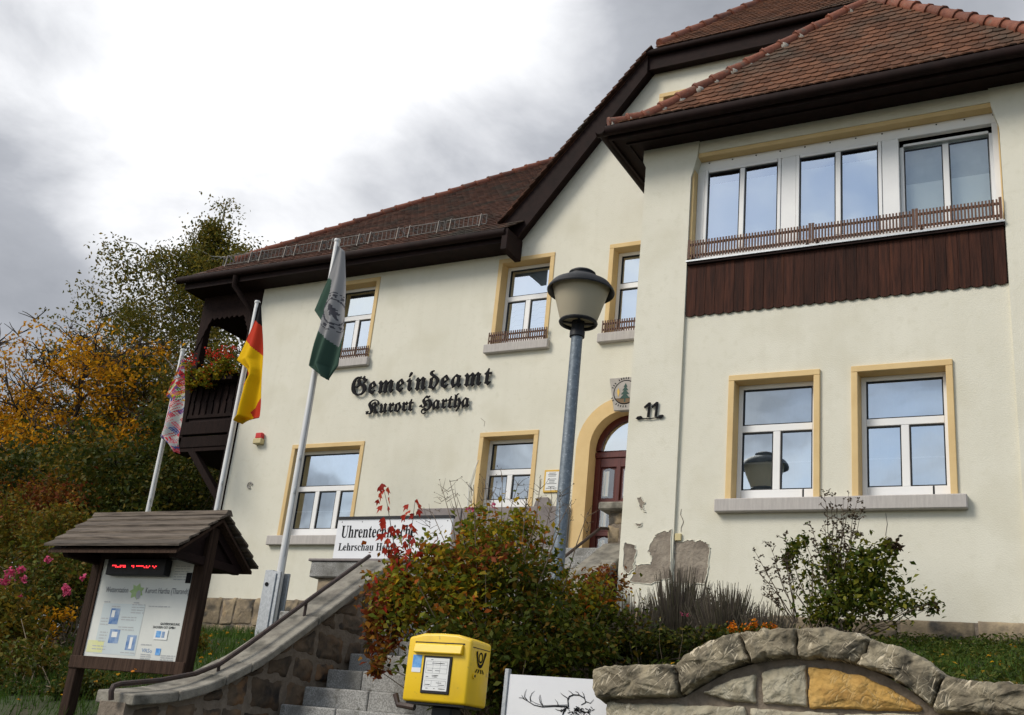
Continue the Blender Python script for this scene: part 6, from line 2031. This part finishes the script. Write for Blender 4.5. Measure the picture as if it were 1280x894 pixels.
for ends, (bx, by) in ((ends1, mc(240, 800)), (ends2, mc(480, 720))):
    for e in ends:
        a = at(bx + rs.normal() * 3, by, my); b = at(e[0], e[1], my + rs.normal() * .15)
        w = wob(a, b, rs, 6, .012, .02); L.append(w)
        for s in range(9):
            t = rs.uniform(.45, 1.0); i = min(4, int(t * 5)); p = np.asarray(w[i]) + (np.asarray(w[i + 1]) - np.asarray(w[i])) * (t * 5 - i)
            q = p + np.array([rs.normal() * .05, rs.normal() * .05, rs.uniform(.01, .06)]); L.append([tuple(p), tuple(q)]); heads.append(q)
        heads.append(b)
for e in (mc(1040, 690), mc(910, 610), mc(880, 690)):
    L.append(wob(at(*mc(700, 760), my), at(*e, my), rs, 5, .02, .03))
stems('dry_stalks', L, M['stem'], mal, .008, 4)
H = np.array(heads); H = np.repeat(H, 5, 0) + rs.normal(size=(len(H) * 5, 3)) * .012
leaf_cloud('seed_heads', H, .018, .040, M['lf_dry'], mal, rs, .8)
leaf_cloud('withered_leaves', np.repeat(np.array([at(*mc(780, 370), my), at(*mc(1010, 700), my), at(*mc(815, 360), my)]), 22, 0) + rs.normal(size=(66, 3)) * .05, .05, .10, M['lf_dry'], mal, rs, .6)

mg = thing('marigolds', 'low clump of small orange flowers on top of the arched wall', 'flowers', on_ground(940, 790, 7.3))
rs = np.random.default_rng(19)
P = np.array([at(rs.uniform(912, 972), rs.uniform(780, 790), 7.25) for _ in range(44)])
leaf_cloud('blossoms', np.repeat(P, 7, 0) + rs.normal(size=(44 * 7, 3)) * .010, .014, .028, M['marigold'], mg, rs, .9)
leaf_cloud('foliage', np.repeat(P, 10, 0) + rs.normal(size=(440, 3)) * .03 - np.array([0, 0, .04]), .02, .04, M['lf_shrubdark'], mg, rs, .5)
fl = thing('bed_flowers', 'few tiny pink and yellow flowers low in the dark bed', 'flowers', on_ground(850, 800, 8.6))
leaf_cloud('pink_petals', np.repeat(np.array([at(852, 767, 8.3), at(859, 769, 8.3)]), 8, 0) + rs.normal(size=(16, 3)) * .008, .012, .024, M['pink'], fl, rs, .9)
leaf_cloud('yellow_petals', np.repeat(np.array([at(825, 775, 8.3), at(758, 803, 8.3)]), 5, 0) + rs.normal(size=(10, 3)) * .006, .012, .022, M['paleyellow'], fl, rs, .9)
stems('stems', [wob(on_ground(850, 800, 8.4), at(852, 767, 8.3), rs, 4, .02), wob(on_ground(830, 800, 8.4), at(825, 775, 8.3), rs, 4, .02)], M['stem'], fl, .003, 3)

# geraniums on the balcony rail
gx = thing('flower_box', 'window box of red geraniums on the balcony rail', 'flower box', (-16.4, 15.93, 8.5))
MB().box(-17.15, -15.75, 15.80, 15.99, 8.42, 8.62).build('box', M['wood'], gx, bevel=.01)
rs = np.random.default_rng(29)
P = np.concatenate([clumped((x, 15.80, z), (.34, .18, .20), 420, rs, 12, .25) for x, z in ((-16.95, 8.60), (-16.45, 8.60), (-15.98, 8.70), (-16.9, 8.42), (-16.3, 8.48))])
leaf_cloud('foliage', P, .05, .09, M['lf_shrub'], gx, rs, .8, .5)
hd = [at(x, y, 15.72) for x, y in ((239, 445), (243, 453), (259, 441), (265, 442), (271, 447), (280, 437), (284, 441), (287, 446), (266, 456), (259, 462), (292, 435), (276, 442), (236, 452))]
leaf_cloud('blossoms', np.repeat(np.array(hd), 22, 0) + rs.normal(size=(22 * len(hd), 3)) * .042, .03, .055, M['geranium'], gx, rs, .9)


# ground cover and grass
def blades(name, pts, h, w, mat, rs, label):
    P = np.asarray(pts); n = len(P)
    a = rs.uniform(0, 6.28, n); H = rs.uniform(h[0], h[1], n)[:, None]
    s = np.stack([np.cos(a), np.sin(a), np.zeros(n)], 1) * w; ln = rs.normal(size=(n, 3)) * .35; ln[:, 2] = 1
    T = P + ln * H
    V = np.stack([P - s, P + s, T + s * .2, T - s * .2], 1)
    o = link(name, quad_mesh(name, V, np.arange(4 * n).reshape(n, 4), mat)); tag(o, label, kind='stuff'); return o


rs = np.random.default_rng(40)
X = rs.uniform(-12.5, -6.7, 22000); Y = 7.2 + 8.6 * rs.uniform(0, 1, 22000) ** .8
blades('grass', [(x, y, ground_z(x, y) - .01) for x, y in zip(X, Y)], (.06, .20), .006, M['grass'], rs, 'green grass on the slope before the house')
X = rs.uniform(-3.2, 2.0, 30000); Y = rs.uniform(6.95, 13.9, 30000)
keep = [(x, y) for x, y in zip(X, Y) if mnoise.noise(Vector((x * .9, y * .9, 3))) > -.35 or x > -1.6]
P = np.array([(x, y, ground_z(x, y) + .24 * max(0, mnoise.noise(Vector((x * 1.3, y * 1.3, 1))) + .35) * rs.uniform(0, 1)) for x, y in keep])
tag(leaf_cloud('ground_cover', P, .03, .065, M['cover'], None, rs, .5, .6), 'low green ground cover in the bed above the wall', kind='stuff')
Q = [(x, y) for x, y in keep if x > -2.2][:9000]
blades('bed_grass', [(x, y, ground_z(x, y)) for x, y in Q], (.05, .13), .004, M['grass'], rs, 'grassy tufts among the ground cover in the bed')

# leaves blown onto the grass and the bed
n = 420
X = np.concatenate([rs.uniform(-12, -6.8, n), rs.uniform(-3.2, 1.0, n // 3)]); Y = np.concatenate([rs.uniform(7.5, 15.5, n), rs.uniform(7.0, 13.8, n // 3)])
P = np.array([(x, y, ground_z(x, y) + .10 * rs.uniform(.2, 1)) for x, y in zip(X, Y)])
tag(leaf_cloud('fallen_leaves', P, .03, .07, M['lf_orange'], None, rs, .7, 1.5), 'yellow and brown leaves fallen on the grass and bed', kind='stuff')
